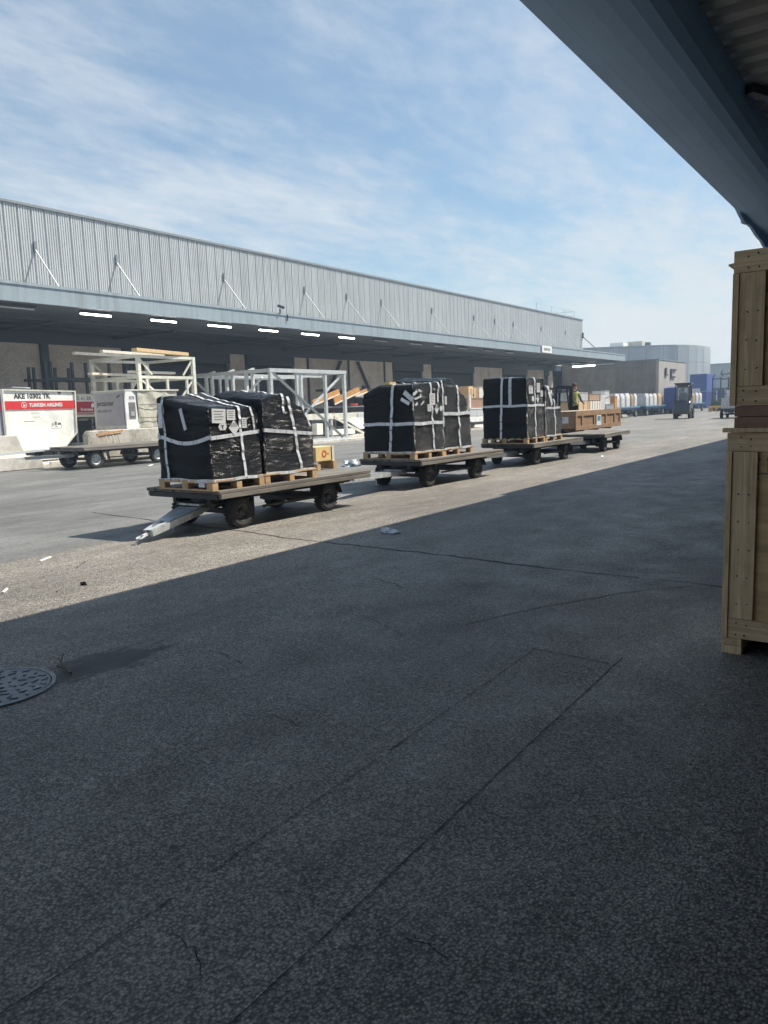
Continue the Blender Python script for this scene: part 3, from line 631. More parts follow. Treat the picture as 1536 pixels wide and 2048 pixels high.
def trailer(label, loc, rz, tongue, Ld=3.37, Wd=1.55, h=.58, rim='rim', group='flat trailers coupled in a row', low=False, r=.225, deck=None, name='flat_trailer', bright=True):
    t = thing(name, label, 'trailer', loc, rz, group)
    nP = 8; pwid = Wd / nP
    for i in range(nP):
        y0 = -Wd / 2 + i * pwid; dz_ = random.uniform(-.005, .004); e = random.uniform(-.02, .02)
        BX('deck_plank', deck or M['deckwood'], t, -.0 + e * .6, Ld + e, y0 + .004, y0 + pwid - .004, h - .045 + dz_, h + dz_, .005)
    for sx_ in (-1, 1):
        y = sx_ * (Wd / 2 - .03)
        BX('side_rail', deck or M['deckwood'], t, .02, Ld - .02, y - .028, y + .028, h - .115, h - .052, .006)
    BX('end_board', M['chassis'] if deck is None else deck, t, .0, .05, -Wd / 2 + .06, Wd / 2 - .06, h - .125, h - .052, .005)
    BX('end_board', M['chassis'] if deck is None else deck, t, Ld - .05, Ld, -Wd / 2 + .06, Wd / 2 - .06, h - .125, h - .052, .005)
    for y in (-.36, .36): BX('chassis_beam', M['chassis'], t, .15, Ld - .12, y - .035, y + .035, h - .20, h - .054)
    xf, xr = .52, Ld - .96; tr_ = Wd / 2 - .14 - .075
    for x in (xf, xr):
        ax_ = MB(); ax_.beam((x, -tr_ + .08, r), (x, tr_ - .08, r), .07); ax_.build('axle', M['chassis'], t)
        for sy in (-1, 1): wheel(t, x, sy * tr_, r, .15, rim)
    # rear mudguards (boards over the rear wheels), front turntable
    for sy in (-1, 1):
        mg = MB(); yo = sy * (Wd / 2 - .08)
        pts = [(xr - .30, h - .12), (xr - .27, h - .34)] ; y0_, y1_ = yo - sy * .20, yo - sy * .19
        mg.prism([(xr - .30, h - .055), (xr - .30, h - .36), (xr - .05, h - .36), (xr + .28, h - .22), (xr + .28, h - .055)], y0_, y1_)
        for i in range(5):
            a0, a1 = R(10 + i * 34), R(10 + (i + 1) * 34); rr = r + .045
            mg.add([(xr + rr * math.cos(a), y, r + min(rr * math.sin(a), h - .07 - r)) for a, y in ((a0, yo), (a1, yo), (a1, y1_), (a0, y1_))], [(0, 1, 2, 3)])
        mg.build('mudguard', M['chassis'], t)
    tt = MB(); tt.cyl((xf, 0, h - .21), (xf, 0, h - .15), .30, 24); tt.box(xf - .32, xf + .34, -.40, .40, h - .27, h - .212); tt.box(xf - .10, xf + .10, -.42, -.32, r - .03, h - .27); tt.box(xf - .10, xf + .10, .32, .42, r - .03, h - .27)
    tt.build('turntable', M['chassis'], t)
    bx_ = MB(); bx_.box(xr - .5, xr + .1, -.42, .42, r - .02, r + .06); bx_.box(xf + .4, xr - .32, -Wd / 2 + .12, -Wd / 2 + .15, r + .02, r + .055); bx_.build('underframe', M['chassis'], t)
    BX('splash_board', M['chassis'], t, xf + .22, xf + .25, -Wd / 2 + .16, -.25, .14, h - .13)
    # tongue: a triangular drawbar of plate
    tip = Vector(tongue); root = Vector((xf - .30, 0, h - .28))
    d = (tip - root); s_ = Vector((-d.y, d.x, 0)).normalized(); top_ = Vector((0, 0, 1))
    db = MB()
    n0 = root + d * .12; n1 = root + d * .84
    for sgn in (-1, 1):
        db.beam(root + s_ * sgn * .21, n0 + s_ * sgn * .19, .05, .06); db.beam(n0 + s_ * sgn * .19, n1 + s_ * sgn * .045, .05, .085)
    dbo = db.build('drawbar', M['galv_tongue'] if bright else M['galv_dark'], t)
    pl = MB(); up = Vector((0, 0, .047)); c0 = n0 + up; c1 = root + d * .86 + up; c2 = n1 + up
    pl.add([c0 + s_ * .19, c0 - s_ * .19, c1 - s_ * .045, c1 + s_ * .045, c0 + s_ * .19 + top_ * .006, c0 - s_ * .19 + top_ * .006, c1 - s_ * .045 + top_ * .006, c1 + s_ * .045 + top_ * .006], [(0, 1, 2, 3), (4, 7, 6, 5), (0, 4, 5, 1), (1, 5, 6, 2), (2, 6, 7, 3), (3, 7, 4, 0)])
    pl.build('cover_plate', M['galv_tongue'] if bright else M['galv_dark'], dbo)
    sl = MB(); sl.beam(root + d * .60 + up * 1.25, root + d * .76 + up * 1.25, .035, .004); sl.build('slot', M['ink_grey'], dbo)
    fr_ = MB(); fr_.box(xf - .42, xf + .02, -.22, .22, h - .24, h - .213); fr_.build('pivot_plate', M['galv_tongue'] if bright else M['galv_dark'], dbo)
    BX_ = MB(); q = root + d * .80; BX_.beam(q - s_ * .06 - d.normalized() * .08, q - s_ * .06 + d.normalized() * .08, .012, .035); BX_.build('red_reflector', M['labelred'], dbo)
    rg = MB(); e = root + d * .84
    rg.beam(e, root + d * .93, .035)
    ctr = root + d * .965; rd = .055
    for i in range(14):
        a, b = 2 * math.pi * i / 14, 2 * math.pi * (i + 1) / 14; dn = d.normalized(); un = s_
        rg.beam(ctr + dn * rd * 1.2 * math.cos(a) + un * rd * .62 * math.sin(a), ctr + dn * rd * 1.2 * math.cos(b) + un * rd * .62 * math.sin(b), .018)
    rg.build('hitch_ring', M['galv'], dbo)
    ch = MB(); q = root + d * .3 - s_ * .12; z_ = q.z
    for i in range(5): ch.beam((q.x + (i % 2) * .012, q.y, z_ - i * .045), (q.x + ((i + 1) % 2) * .012, q.y, z_ - (i + 1) * .045), .012)
    if bright: ch.build('safety_chain', M['galv'], dbo)
    # coupling block at the rear
    BX('rear_coupling', M['chassis'], t, Ld - .12, Ld + .12, -.07, .07, h - .26, h - .14)
    return t
TR = [((6.95, 8.35, 0), -.012), ((12.50, 8.68, 0), -.033), ((18.15, 8.85, 0), -.016), ((23.33, 8.80, 0), .05)]
def loc_of(i, pt):      # world point to the local frame of trailer i
    (x, y, _), a = TR[i]; dx, dy = pt[0] - x, pt[1] - y
    return (dx * math.cos(a) + dy * math.sin(a), -dx * math.sin(a) + dy * math.cos(a), pt[2])
trailer('nearest flat trailer of the row with its galvanised tongue resting on the ground', *TR[0], loc_of(0, (5.90, 7.98, .075)))
trailer('second flat trailer in the row, coupled to the nearest one', *TR[1], loc_of(1, (10.46, 8.32, .37)), bright=True)
trailer('third flat trailer in the row, loaded with the tallest black wrapped pallet', *TR[2], loc_of(2, (16.02, 8.57, .37)), bright=False)
trailer('empty short flat trailer at the far end of the row', *TR[3], loc_of(3, (21.7, 8.80, .37)), bright=False, Ld=3.0)

# ================================================================ BLACK WRAPPED PALLETS
def pallet_parts(p, Lx, Wy, z0=0.0, m='palletwood'):
    pal = bpy.data.objects.new('pallet', None); COL.objects.link(pal); pal.parent = p; pal.location = (0, 0, z0)
    for i in range(7):
        y = -Wy / 2 + (Wy - .10) * i / 6
        BX('top_board', M[m], pal, -Lx / 2, Lx / 2, y, y + .10, .118, .140)
    for x in (-Lx / 2, -.05, Lx / 2 - .10):
        for y in (-Wy / 2 + .004, -.06, Wy / 2 - .124): BX('block', M[m], pal, x, x + .10, y, y + .12, .019, .099, .003)
        BX('cross_board', M[m], pal, x, x + .10, -Wy / 2 + .01, Wy / 2 - .01, .10, .117)
        BX('bottom_board', M[m], pal, x - .0, x + .10, -Wy / 2, Wy / 2, .0, .018)
    return pal

def wrapped(label, loc, rz, Lx, Wy, top, tapes_h, tapes_x, tapes_y, seed=0, taper=.02, extra=None, sag=.0, group='black wrapped pallet loads on the trailers'):
    """top(u,v) gives the height above the pallet's underside, u along x, v along y"""
    t = thing('wrapped_pallet', label, 'wrapped pallet', loc, rz, group)
    pallet_parts(t, Lx, Wy)
    zb = .10; hx, hy = Lx / 2 - .01, Wy / 2 - .01; rc = .045
    per = 2 * (2 * hx + 2 * hy)
    def per_xy(s):                      # s in [0,1): -Y face, +X face, +Y face, -X face
        q = (s % 1.0) * per
        for (x0, y0, x1, y1, nx, ny) in ((-hx, -hy, hx, -hy, 0, -1), (hx, -hy, hx, hy, 1, 0), (hx, hy, -hx, hy, 0, 1), (-hx, hy, -hx, -hy, -1, 0)):
            ln = abs(x1 - x0) + abs(y1 - y0)
            if q <= ln:
                f = q / ln; x, y = x0 + (x1 - x0) * f, y0 + (y1 - y0) * f
                e = min(q, ln - q)
                if e < rc:              # pull the corner in
                    k2 = (1 - e / rc) ** 2 * rc * .35; x -= math.copysign(k2, x); y -= math.copysign(k2, y)
                return x, y, nx, ny
            q -= ln
        return -hx, -hy, 0, -1
    def H(x, y): return top((x + hx) / (2 * hx), (y + hy) / (2 * hy))
    def wr(s, z):
        a = s * 2 * math.pi; p = Vector((math.cos(a) * 1.1, math.sin(a) * 1.1, z * 5.5 + seed * 3.1)); p2 = Vector((math.cos(a) * 3.2, math.sin(a) * 3.2 + z * 2.0, z * 13 + seed))
        v = noise.noise(p) * .022 + noise.noise(p2) * .011 - abs(noise.noise(Vector((math.cos(a) * 2, math.sin(a) * 2, z * 22 + math.sin(a * 2) * 1.5 + seed)))) * .016
        return v
    def S(s, z, off=0.0):
        x, y, nx, ny = per_xy(s); h_ = H(x, y); f = max(0, min(1, (z - zb) / max(.1, h_ - zb)))
        d = wr(s, z) * min(1, (1 - f) * 8 + .3) + off - taper * f - .02 * max(0, (f - .93) / .07) ** 2
        return Vector((x + nx * d, y + ny * d, z))
    NS, NR = 176, 64
    mb = MB()
    for j in range(NR + 1):
        for i in range(NS):
            x, y, nx, ny = per_xy(i / NS); z = zb + (H(x, y) - zb) * (j / NR); mb.v.append(tuple(S(i / NS, z)))
    for j in range(NR):
        for i in range(NS): mb.f.append((j * NS + i, j * NS + (i + 1) % NS, (j + 1) * NS + (i + 1) % NS, (j + 1) * NS + i)); mb.mi.append(0)
    def T(x, y, off=0.0):
        e = min(hx - abs(x), hy - abs(y)); f = min(1, max(0, e / .1))
        return Vector((x, y, H(x, y) + off + f * (.012 + .03 * noise.noise(Vector((x * 1.5 + y * 5, y * 1.2, seed + 4))) + .014 * noise.noise(Vector((x * 4 + y * 14, y * 3, seed))))))
    NT = 16; base = NR * NS
    for r_ in range(1, NT + 1):
        q = 1 - r_ / NT
        for i in range(NS):
            c = mb.v[base + i]; x, y = c[0] * q, c[1] * q
            mb.v.append(tuple(T(x, y)))
    for r_ in range(NT):
        o0 = base + r_ * NS if r_ == 0 else (NR + 1) * NS + (r_ - 1) * NS; o1 = (NR + 1) * NS + r_ * NS
        for i in range(NS): mb.f.append((o0 + i, o0 + (i + 1) % NS, o1 + (i + 1) % NS, o1 + i)); mb.mi.append(0)
    film = mb.build('black_film', M['wrap'], t, smooth=False)
    film.data.polygons.foreach_set('use_smooth', [True] * len(film.data.polygons))
    # tape strips follow the film
    def ribbon(pts, wd, side=None):
        wd *= .86
        m_ = MB(); acc = 0; prev = None; k2 = 0
        for i in range(len(pts)):
            p, nn = pts[i]; q = pts[min(i + 1, len(pts) - 1)][0] - pts[max(i - 1, 0)][0]; sv = q.cross(nn).normalized() * wd / 2
            cur = (p + sv, p - sv, p + sv - nn * .004, p - sv - nn * .004)
            if prev:
                acc += (p - pts[i - 1][0]).length
                dark = 1 if (acc % .23) < .012 else 0
                m_.add([prev[0], prev[1], cur[1], cur[0], prev[2], prev[3], cur[3], cur[2]], [(0, 1, 2, 3), (0, 3, 7, 4), (1, 5, 6, 2)], dark)
            prev = cur
        m_.build('tape_strip', [M['tape'], M['tape_mark']], t)
    def norm(s): x, y, nx, ny = per_xy(s); return Vector((nx, ny, 0))
    for zf_, wd, s0, s1 in tapes_h:
        n_ = int(420 * (s1 - s0)) + 4
        pts = []
        for i in range(n_ + 1):
            s = s0 + (s1 - s0) * i / n_; z = zf_(s % 1.0) if callable(zf_) else zf_ + .006 * math.sin(s * 40)
            pts.append((S(s, z, .010), norm(s)))
        ribbon(pts, wd)
    for x0, z0_, wd, lean, far_ in tapes_x:        # up the -Y face, over the top, down the +Y face
        pts = []
        s = (x0 + hx) / per; Ht = H(x0, -hy)
        for i in range(41):
            z = z0_ + (Ht - z0_) * i / 40; pts.append((S((x0 + lean * (1 - i / 40) + hx) / per, z, .012), Vector((0, -1, 0))))
        for i in range(1, 30): y = -hy + 2 * hy * i / 30; pts.append((T(x0, y, .016), Vector((0, 0, 1))))
        if far_:
            s2 = (2 * hx + 2 * hy + (hx - x0)) / per
            for i in range(21): z = H(x0, hy) - (H(x0, hy) - .3) * i / 20; pts.append((S(s2, z, .012), Vector((0, 1, 0))))
        ribbon(pts, wd)
    for y0, z0_, wd, lean, up_ in tapes_y:         # up the -X face and along the top
        pts = []
        for i in range(41):
            Ht = H(-hx, y0); z = z0_ + (Ht - z0_) * i / 40; s = (4 * hx + 2 * hy + (hy - y0 - lean * (1 - i / 40))) / per
            pts.append((S(s, z, .012), Vector((-1, 0, 0))))
        for i in range(1, int(30 * up_)): x = -hx + 2 * hx * i / 30; pts.append((T(x, y0, .016), Vector((0, 0, 1))))
        ribbon(pts, wd)
    def label_near(x, z, w_, h_, m='paper', tilt=0, name='paper_label', lines=True, shape='rect'):
        p = S((x + hx) / per, z, .022); pts = {'rect': [(-1, -1), (1, -1), (1, 1), (-1, 1)], 'hex': [(-1, 0), (-.6, -1), (.6, -1), (1, 0), (.6, 1), (-.6, 1)], 'dia': [(0, -1), (1, 0), (0, 1), (-1, 0)], 'round': [(math.cos(i * .3927), math.sin(i * .3927)) for i in range(16)]}[shape]
        ca, sa = math.cos(tilt), math.sin(tilt)
        m_ = MB(); m_.prism([((a * ca * w_ / 2 - b * sa * h_ / 2), (a * sa * w_ / 2 + b * ca * h_ / 2)) for a, b in pts], -.002, .002)
        lb = m_.build(name, M[m], t); lb.location = p
        q = MB()
        if lines == 'bars':
            for i in range(7): q.box(-w_ * .32 + i * w_ * .095, -w_ * .32 + i * w_ * .095 + .006, -.0035, -.0022, 0.01, h_ * .33)
        elif lines:
            for i in range(4): q.box(-w_ * .34, w_ * (.34 - .1 * (i % 2)), -.0035, -.0022, h_ * (.30 - i * .19), h_ * (.30 - i * .19) + h_ * .05)
        if q.v: q.build('print', M['ink_grey'], lb)
        return lb
    def patch_front(y, z, w_, h_, m='tape', tilt=.2):
        s = (4 * hx + 2 * hy + (hy - y)) / per; p = S(s, z, .015); ca, sa = math.cos(tilt), math.sin(tilt)
        m_ = MB(); m_.prism([((a * ca * w_ / 2 - b * sa * h_ / 2), (a * sa * w_ / 2 + b * ca * h_ / 2)) for a, b in ((-1, -1), (1, -1), (1, 1), (-1, 1))], -.003, .003, plane='yz')
        o = m_.build('tape_patch', M[m], t); o.location = p
    if extra: extra(t, S, T, label_near, patch_front, hx, hy, per)
    return t

def sstep(a, b, x): x = max(0, min(1, (x - a) / (b - a))); return x * x * (3 - 2 * x)
TH = .58
# trailer 1, front load
def ex1(t, S, T, lab, patch, hx, hy, per):
    lab(-.29, .99, .24, .19, lines=True, tilt=-.05); lab(-.065, 1.0, .15, .14, lines=True, tilt=-.02)
    l_ = lab(-.24, .845, .15, .09, shape='hex', lines=False); text('Y', .07, M['ink'], l_, (-.022, -.004, -.025), bold=.003, name='print')
    lab(-.03, .825, .19, .21, shape='dia', lines='bars'); lab(.175, .885, .085, .14, lines=True)
    patch(-.03, .96, .06, .30, tilt=-.28)
    patch(.43, 1.02, .09, .34, tilt=0.02)
    BX('torn_tape', M['tape'], t, -.50, -.49, -.42, -.30, .05, .11)
wrapped('front black load on the nearest trailer with a sloping top and hazard labels', (7.365, 8.19, TH), -.012, .97, 1.12,
        lambda u, v: 1.10 + .15 * v - .03 * u + .06 * u * v + .04 * sstep(.5, 1, v) - .03 * sstep(.9, 1, v) * (1 - u),
        [(lambda s: .72 - .085 * math.sin(max(0, min(1, (s - .76) / .24)) * math.pi) if s > .74 else .70 + .06 * min(1, s / .24), .06, .70, 1.232), (.132, .05, .70, 1.26)],
        [(.095, .14, .05, .03, True), (.32, .78, .04, .05, False)], [(.40, .12, .05, -.05, .3)], seed=1, extra=ex1)
wrapped('taller black load at the rear of the nearest trailer with a stepped end', (8.445, 8.19, TH), -.012, 1.12, 1.12,
        lambda u, v: 1.20 + .08 * v + .06 * sstep(0, .3, u) - .17 * sstep(.38, .80, u) - .34 * sstep(.78, 1.0, u) * (1 - .2 * v),
        [(lambda s: .77 - .10 * s / .25, .06, .0, .245), (.132, .05, .0, .26)],
        [(.02, .14, .06, .20, True), (-.10, 1.0, .05, .0, True), (.42, .78, .04, .07, False)], [], seed=5)
# trailer 2
def ex3(t, S, T, lab, patch, hx, hy, per):
    lab(.13, 1.17, .20, .23, lines=True); lab(.0, 1.0, .13, .14, lines=True); lab(.25, .97, .15, .21, shape='dia', lines='bars'); lab(.42, .98, .11, .11, shape='round', lines=False)
    m_ = MB()
    for (x, z, w_, h_, tl) in ((-.46, 1.30, .20, .08, .4), (-.38, 1.20, .22, .05, .2), (-.30, 1.34, .14, .05, -.3), (-.42, 1.08, .12, .06, .3), (-.22, 1.10, .16, .04, .5), (-.28, 1.24, .09, .06, 1.0)):
        p = S((x + hx) / per, z, .02); ca, sa = math.cos(tl), math.sin(tl)
        m_.prism([(p.x + a * ca * w_ / 2 - b * sa * h_ / 2, p.z + a * sa * w_ / 2 + b * ca * h_ / 2) for a, b in ((-1, -.6), (-.2, -1), (1, -.3), (.5, .5), (.8, 1), (-.3, .4), (-.7, .8))], p.y - .003, p.y + .003)
    m_.build('torn_film_window', M['litter'], t)
    patch(-.52, 1.24, .10, .26, m='litter', tilt=-.9); patch(-.44, 1.14, .07, .22, m='litter', tilt=-1.1)
    BX('yellow_slip', M['labelyellow'], t, -.30, -.08, .1, .25, 1.49, 1.54)
wrapped('front black load on the second trailer with torn film near its labels', (13.07, 8.70, TH), -.033, 1.10, 1.30,
        lambda u, v: 1.46 + .04 * u - .03 * v * (1 - u) - .12 * sstep(.7, 1, v) * (1 - u),
        [(.70, .075, .70, 1.235), (.132, .055, .70, 1.26)],
        [(.11, .16, .06, .04, True), (.40, 1.10, .055, -.06, False)], [(-.14, .14, .07, .10, .9)], seed=9, extra=ex3)
def ex4(t, S, T, lab, patch, hx, hy, per): lab(-.46, 1.14, .08, .17, lines=True)
wrapped('rear black load on the second trailer, tallest there and cut away at its far end', (14.26, 8.72, TH), -.033, 1.19, 1.30,
        lambda u, v: 1.53 + .04 * v + .06 * sstep(0, .28, u) - .34 * sstep(.30, .78, u) - .40 * sstep(.76, 1.0, u),
        [(.86, .08, .0, .255), (.132, .055, .0, .26)],
        [(.03, .14, .065, .04, True), (.48, .85, .05, -.14, False), (-.56, .60, .06, .0, False)], [], seed=12, extra=ex4)
# trailer 3
def ex5(t, S, T, lab, patch, hx, hy, per):
    lab(.14, 1.42, .20, .24, lines=True); lab(.33, 1.27, .13, .16, lines=True); lab(.10, 1.14, .18, .22, shape='dia', lines='bars'); lab(-.24, 1.14, .14, .14, shape='round', lines=False); lab(-.30, 1.36, .24, .18, m='tape', lines=True)
wrapped('tall square black load on the third trailer with labels at its lit corner', (18.60, 8.86, TH), -.016, 1.08, 1.32,
        lambda u, v: 1.67 + .02 * v - .02 * u,
        [(.97, .07, .70, 1.235)],
        [(-.06, .10, .06, .03, True)], [(.07, .12, .07, .04, .9), (-.16, .98, .10, .0, .3)], seed=15, extra=ex5)
wrapped('lower slanting black load at the rear of the third trailer on a pale pallet', (19.78, 8.86, TH), -.016, 1.10, 1.32,
        lambda u, v: 1.48 - .52 * sstep(.05, .80, u) - .14 * sstep(.8, 1, u) + .03 * v,
        [(.88, .07, .0, .25), (.135, .05, .0, .26)],
        [(.05, .10, .06, .05, True), (-.35, .95, .12, .25, False)], [], seed=18)

# small yellow-labelled box on the far side of trailer 1
yb = thing('wooden_box', 'small wooden box with yellow label and red ring mark beside the trailer load', 'wooden box', (9.93, 8.42, TH), -.012)
BX('foot', M['palletwood'], yb, .0, .09, -.02, .30, .0, .10); BX('foot', M['palletwood'], yb, .40, .49, -.05, .30, .0, .14); BX('body', M['timber'], yb, -.02, .46, .0, .30, .145, .40, .004)
BX('corner_batten', M['timber_w'], yb, .41, .465, -.02, -.002, .145, .40)
BX('yellow_label', M['labelyellow'], yb, -.01, .40, -.006, -.001, .155, .39)
rg = MB(); rg.lathe([(-.009, .036), (-.009, .062), (-.0065, .062)], n=24, c=(.21, 0, .275)); rg.box(.30, .33, -.009, -.0065, .26, .29); rg.build('red_mark', M['labelred'], yb)

# ================================================================ CRATES BESIDE THE VIEWER
CXF = 5.0
def crate(label, z0, z1, yl, yr, xd, skids, rail_t, rail_b, post=.14, xf=CXF, side=True, name='shipping_crate'):
    t = thing(name, label, 'crate', (xf, (yl + yr) / 2, z0)); a, b = (yl - yr) / 2, -(yl - yr) / 2; h = z1 - z0; zb = .10 if skids else 0.0
    # plywood walls
    BX('plywood_panel', M['ply'], t, .034, .046, b + .03, a - .03, zb, h - .02)
    BX('plywood_panel', M['ply'], t, xd - .046, xd - .034, b + .03, a - .03, zb, h - .02)
    for s, y in ((1, a), (-1, b)): BX('plywood_panel', M['ply'], t, .05, xd - .05, y - s * .0425, y - s * .030, zb, h - .02)
    # face cleats
    BX('bottom_rail', M['pineh'], t, .008, .032, b + .03, a - .035, zb, zb + rail_b, .002)
    BX('top_rail', M['pineh'], t, .008, .032, b + .012, a - .002, h - rail_t, h - .003, .002)
    for y0, y1 in ((a - .035 - post, a - .036), (-.07, .07), (b + .03, b + .03 + post)): BX('upright_cleat', M['pine'], t, .009, .031, y0, y1, zb + rail_b + .002, h - rail_t - .002, .002)
    BX('corner_post', M['pine'], t, -.002, .028, a - .0335, a, zb - (.0), h - rail_t - .003, .002)
    BX('corner_post', M['pine'], t, xd - .03, xd, a - .029, a, zb, h - .01, .002)
    for z_, zz in ((zb, zb + rail_b), (h - rail_t, h - .004)): BX('side_rail', M['pineh'], t, .034, xd - .032, a - .0295, a - .004, z_, zz)
    BX('lid', M['ply'], t, .02, xd - .02, b + .02, a - .02, h - .0195, h - .004)
    nl = MB()
    for y in (a - .036 - post * .3, a - .036 - post * .72):
        for z_ in [zb + .03, zb + rail_b - .03] + [zb + rail_b + .10 + i_ * .17 for i_ in range(int((h - rail_t - zb - rail_b - .12) / .17))] + [h - rail_t + .03, h - .035]: nl.cyl((.004 if z_ < zb + rail_b or z_ > h - rail_t else .006, y + random.uniform(-.01, .01), z_ + random.uniform(-.012, .012)), (.012, y, z_), .0038, 6)
    nl.build('nail_heads', M['steel_dark'], t, stuff=True)
    if skids:
        for y0, y1 in ((a - .12, a - .005), (-.06, .06), (b + .005, b + .12)):
            BX('skid', M['pine'], t, .0, xd, y0, y1, .0, .052, .003); BX('skid', M['pine'], t, .006, xd - .01, y0 + .002, y1 - .002, .054, .098, .003)
    return t
def arrows(t, y, z, m, s=1.0):
    q = MB(); x0, x1 = .0315, .0335
    for k_ in (0, 1):
        yy = y - k_ * .055 * s
        q.box(x0, x1, yy - .004 * s, yy + .004 * s, z, z + .07 * s); q.prism([(yy - .014 * s, z + .07 * s), (yy + .014 * s, z + .07 * s), (yy, z + .10 * s)], x0, x1, plane='yz')
    q.box(x0, x1, y - .085 * s, y + .035 * s, z - .014 * s, z - .005 * s)
    q.build('handling_mark', m, t)
c1 = crate('lower pine and plywood shipping crate standing on skids at the right edge', 0.0, 1.385, .965, -.62, 1.45, True, .115, .125)
arrows(c1, (.79 - (.965 - .62) / 2), 1.145, M['ink_grey'])
BX('lid_lip', M['pine'], c1, -.014, .05, -.78, .815, 1.386, 1.412, .002)
for i, (z0, z1) in enumerate(((0, .062), (.066, .128))):
    pass
col = thing('timber_collar', 'reddish brown timber collar between the two stacked crates', 'timber collar', (CXF, .15, 1.413))
for z0, z1, m_ in ((0, .064, 'redwood'), (.067, .130, 'redwood')):
    BX('board', M[m_], col, .0, .04, -.74, .775, z0, z1, .003); BX('board', M[m_], col, .042, 1.3, .735, .775, z0, z1, .003)
    BX('board', M[m_], col, 1.302, 1.34, -.74, .775, z0, z1, .003); BX('board', M[m_], col, .042, 1.3, -.74, -.70, z0, z1, .003)
c2 = crate('upper pine shipping crate stacked on the brown collar at the right edge', 1.545, 2.452, .955, -.60, 1.42, False, .13, .115)
MB().prism([(-.01, -.02), (.032, .016), (.030, .024), (-.01, .03)], .0, .05, plane='yz').build('splinter', M['pine'], c2).location = (.01, .775, .81)
mk = MB(); y = .775 - (.0) ; yy = .81 - .1775
for a in ((.0, .004, 0, .10), (.0, .06, -.004, 0.0)): mk.box(.0325, .0345, .60 - a[1], .60, .66 + a[2], .66 + (a[3] if a[3] else .004))
mk.build('handling_mark', M['ink_grey'], c2)
BX('chock', M['pine'], c1, .02, .14, -.62 + .0, -.50, 0, .05)

# ================================================================ AIRCRAFT CONTAINERS, BARRIERS, CART
def container(label, loc, poly, depth, skin, band=None, frame='alu'):
    t = thing('air_cargo_container', label, 'cargo container', loc)
    MB().prism(poly, .02, depth).build('body', M[skin], t)
    k = len(poly); fr = MB(); cx_ = sum(p[0] for p in poly) / k; cz_ = sum(p[1] for p in poly) / k
    for i in range(k):
        a, b = poly[i], poly[(i + 1) % k]; d = Vector((b[0] - a[0], 0, b[1] - a[1])).normalized(); nn = Vector((-d.z, 0, d.x)); 
        if nn.dot(Vector((cx_ - a[0], 0, cz_ - a[1]))) < 0: nn = -nn
        w_ = .045; A = Vector((a[0], -.012, a[1])); B = Vector((b[0], -.012, b[1]))
        MB().beam(A + nn * w_ / 2, B + nn * w_ / 2, .03 + .002 * i, w_, up=nn).build('edge_profile', M['cream' if skin == 'cover' else frame], t)
    if band: BX('colour_band', M[band[2]], t, band[3], band[4], -.006, .0195, band[0], band[1])
    return t
# white container with red band
T1 = container('white cargo container with red band, AKE number and logo, front left', (13.86, 25.5, 0), [(0, .52), (2.12, .52), (2.69, 1.08), (2.76, 2.61), (0, 2.67)], 1.6, 'cover', (1.97, 2.26, 'red', .05, 2.70))
text('AKE 10302 TK', .235, M['ink'], T1, (.42, .0165, 2.345), bold=.009, sx=.92)
text('TURKISH AIRLINES', .178, M['white'], T1, (.92, -.012, 2.055), bold=.006, sx=.86)
lg = MB(); lg.lathe([(-.0105, .088), (-.0105, .102), (-.008, .102)], n=28, c=(.74, 0, 2.115)); lg.prism([(.70, 2.06), (.745, 2.07), (.815, 2.12), (.75, 2.125), (.70, 2.17), (.725, 2.115)], -.0115, -.008); lg.build('emblem', M['white'], T1)
dm = MB()
for a, b, c, d in ((.70, 1.10, 1.545, 1.562), (.98, 1.32, 1.83, 1.84), (1.03, 1.3, 1.69, 1.70)): dm.box(a, b, .0165, .0195, c, d)
dm.build('scratch', M['ink_grey'], T1)
sk = MB(); x = 1.72
for a, b, c, d in ((0, .38, .0, .008), (0, .008, .0, .16), (.372, .38, .0, .16), (.03, .07, .1, .2), (.12, .2, .12, .24), (.24, .36, .12, .2), (.14, .24, .05, .07)): sk.box(x + a, x + b, .0165, .0195, 1.27 + c, 1.27 + d)
sk.build('sticker_print', M['ink_grey'], T1)
dn = MB(); dn.prism([(2.0, 2.60), (2.24, 2.60), (2.12, 2.47)], .0165, .0195); dn.prism([(2.08 + .47, 2.60), (2.70, 2.58), (2.70, 2.44)], .0160, .0195); dn.build('dent', M['ink_grey'], T1)
rag = MB(); rag.beam((.45, .2, 2.73), (.95, .1, 2.69), .25, .05); rag.beam((.8, .3, 2.72), (1.2, .3, 2.71), .1, .06); rag.build('rag', M['galv_dark'], T1, bevel=.02)
T2 = container('grey cargo container with red stripe cut off by the left edge', (11.3, 25.2, 0), [(0, .5), (2.38, .5), (2.38, 2.50), (0, 2.52)], 1.7, 'lilac', (1.95, 2.23, 'crimson', .05, 2.33))
T3 = container('small white container with crimson band half hidden behind the front white one', (17.0, 27.7, 0), [(0, 1.66), (1.98, 1.66), (1.98, 2.56), (0, 2.60)], 1.6, 'cover', (1.83, 2.26, 'crimson', .03, 1.95))
text('AKE 61 EK', .20, M['ink_grey'], T3, (.86, .0165, 2.33), bold=.004); text('Emirates', .16, M['white'], T3, (1.22, -.009, 1.90), bold=.004)
em = MB(); em.prism([(1.72, 2.02), (1.86, 2.04), (1.82, 2.10), (1.88, 2.14), (1.80, 2.17), (1.80, 2.23), (1.74, 2.16), (1.70, 2.10)], -.0085, -.0065); em.build('emblem', M['white'], T3)
BX('lower_stripe', M['crimson'], T3, .03, 1.95, -.005, .0195, 1.755, 1.79)
ds = thing('equipment_stand', 'dark equipment stand below the small crimson banded container', 'stand', (17.0, 27.7, 0))
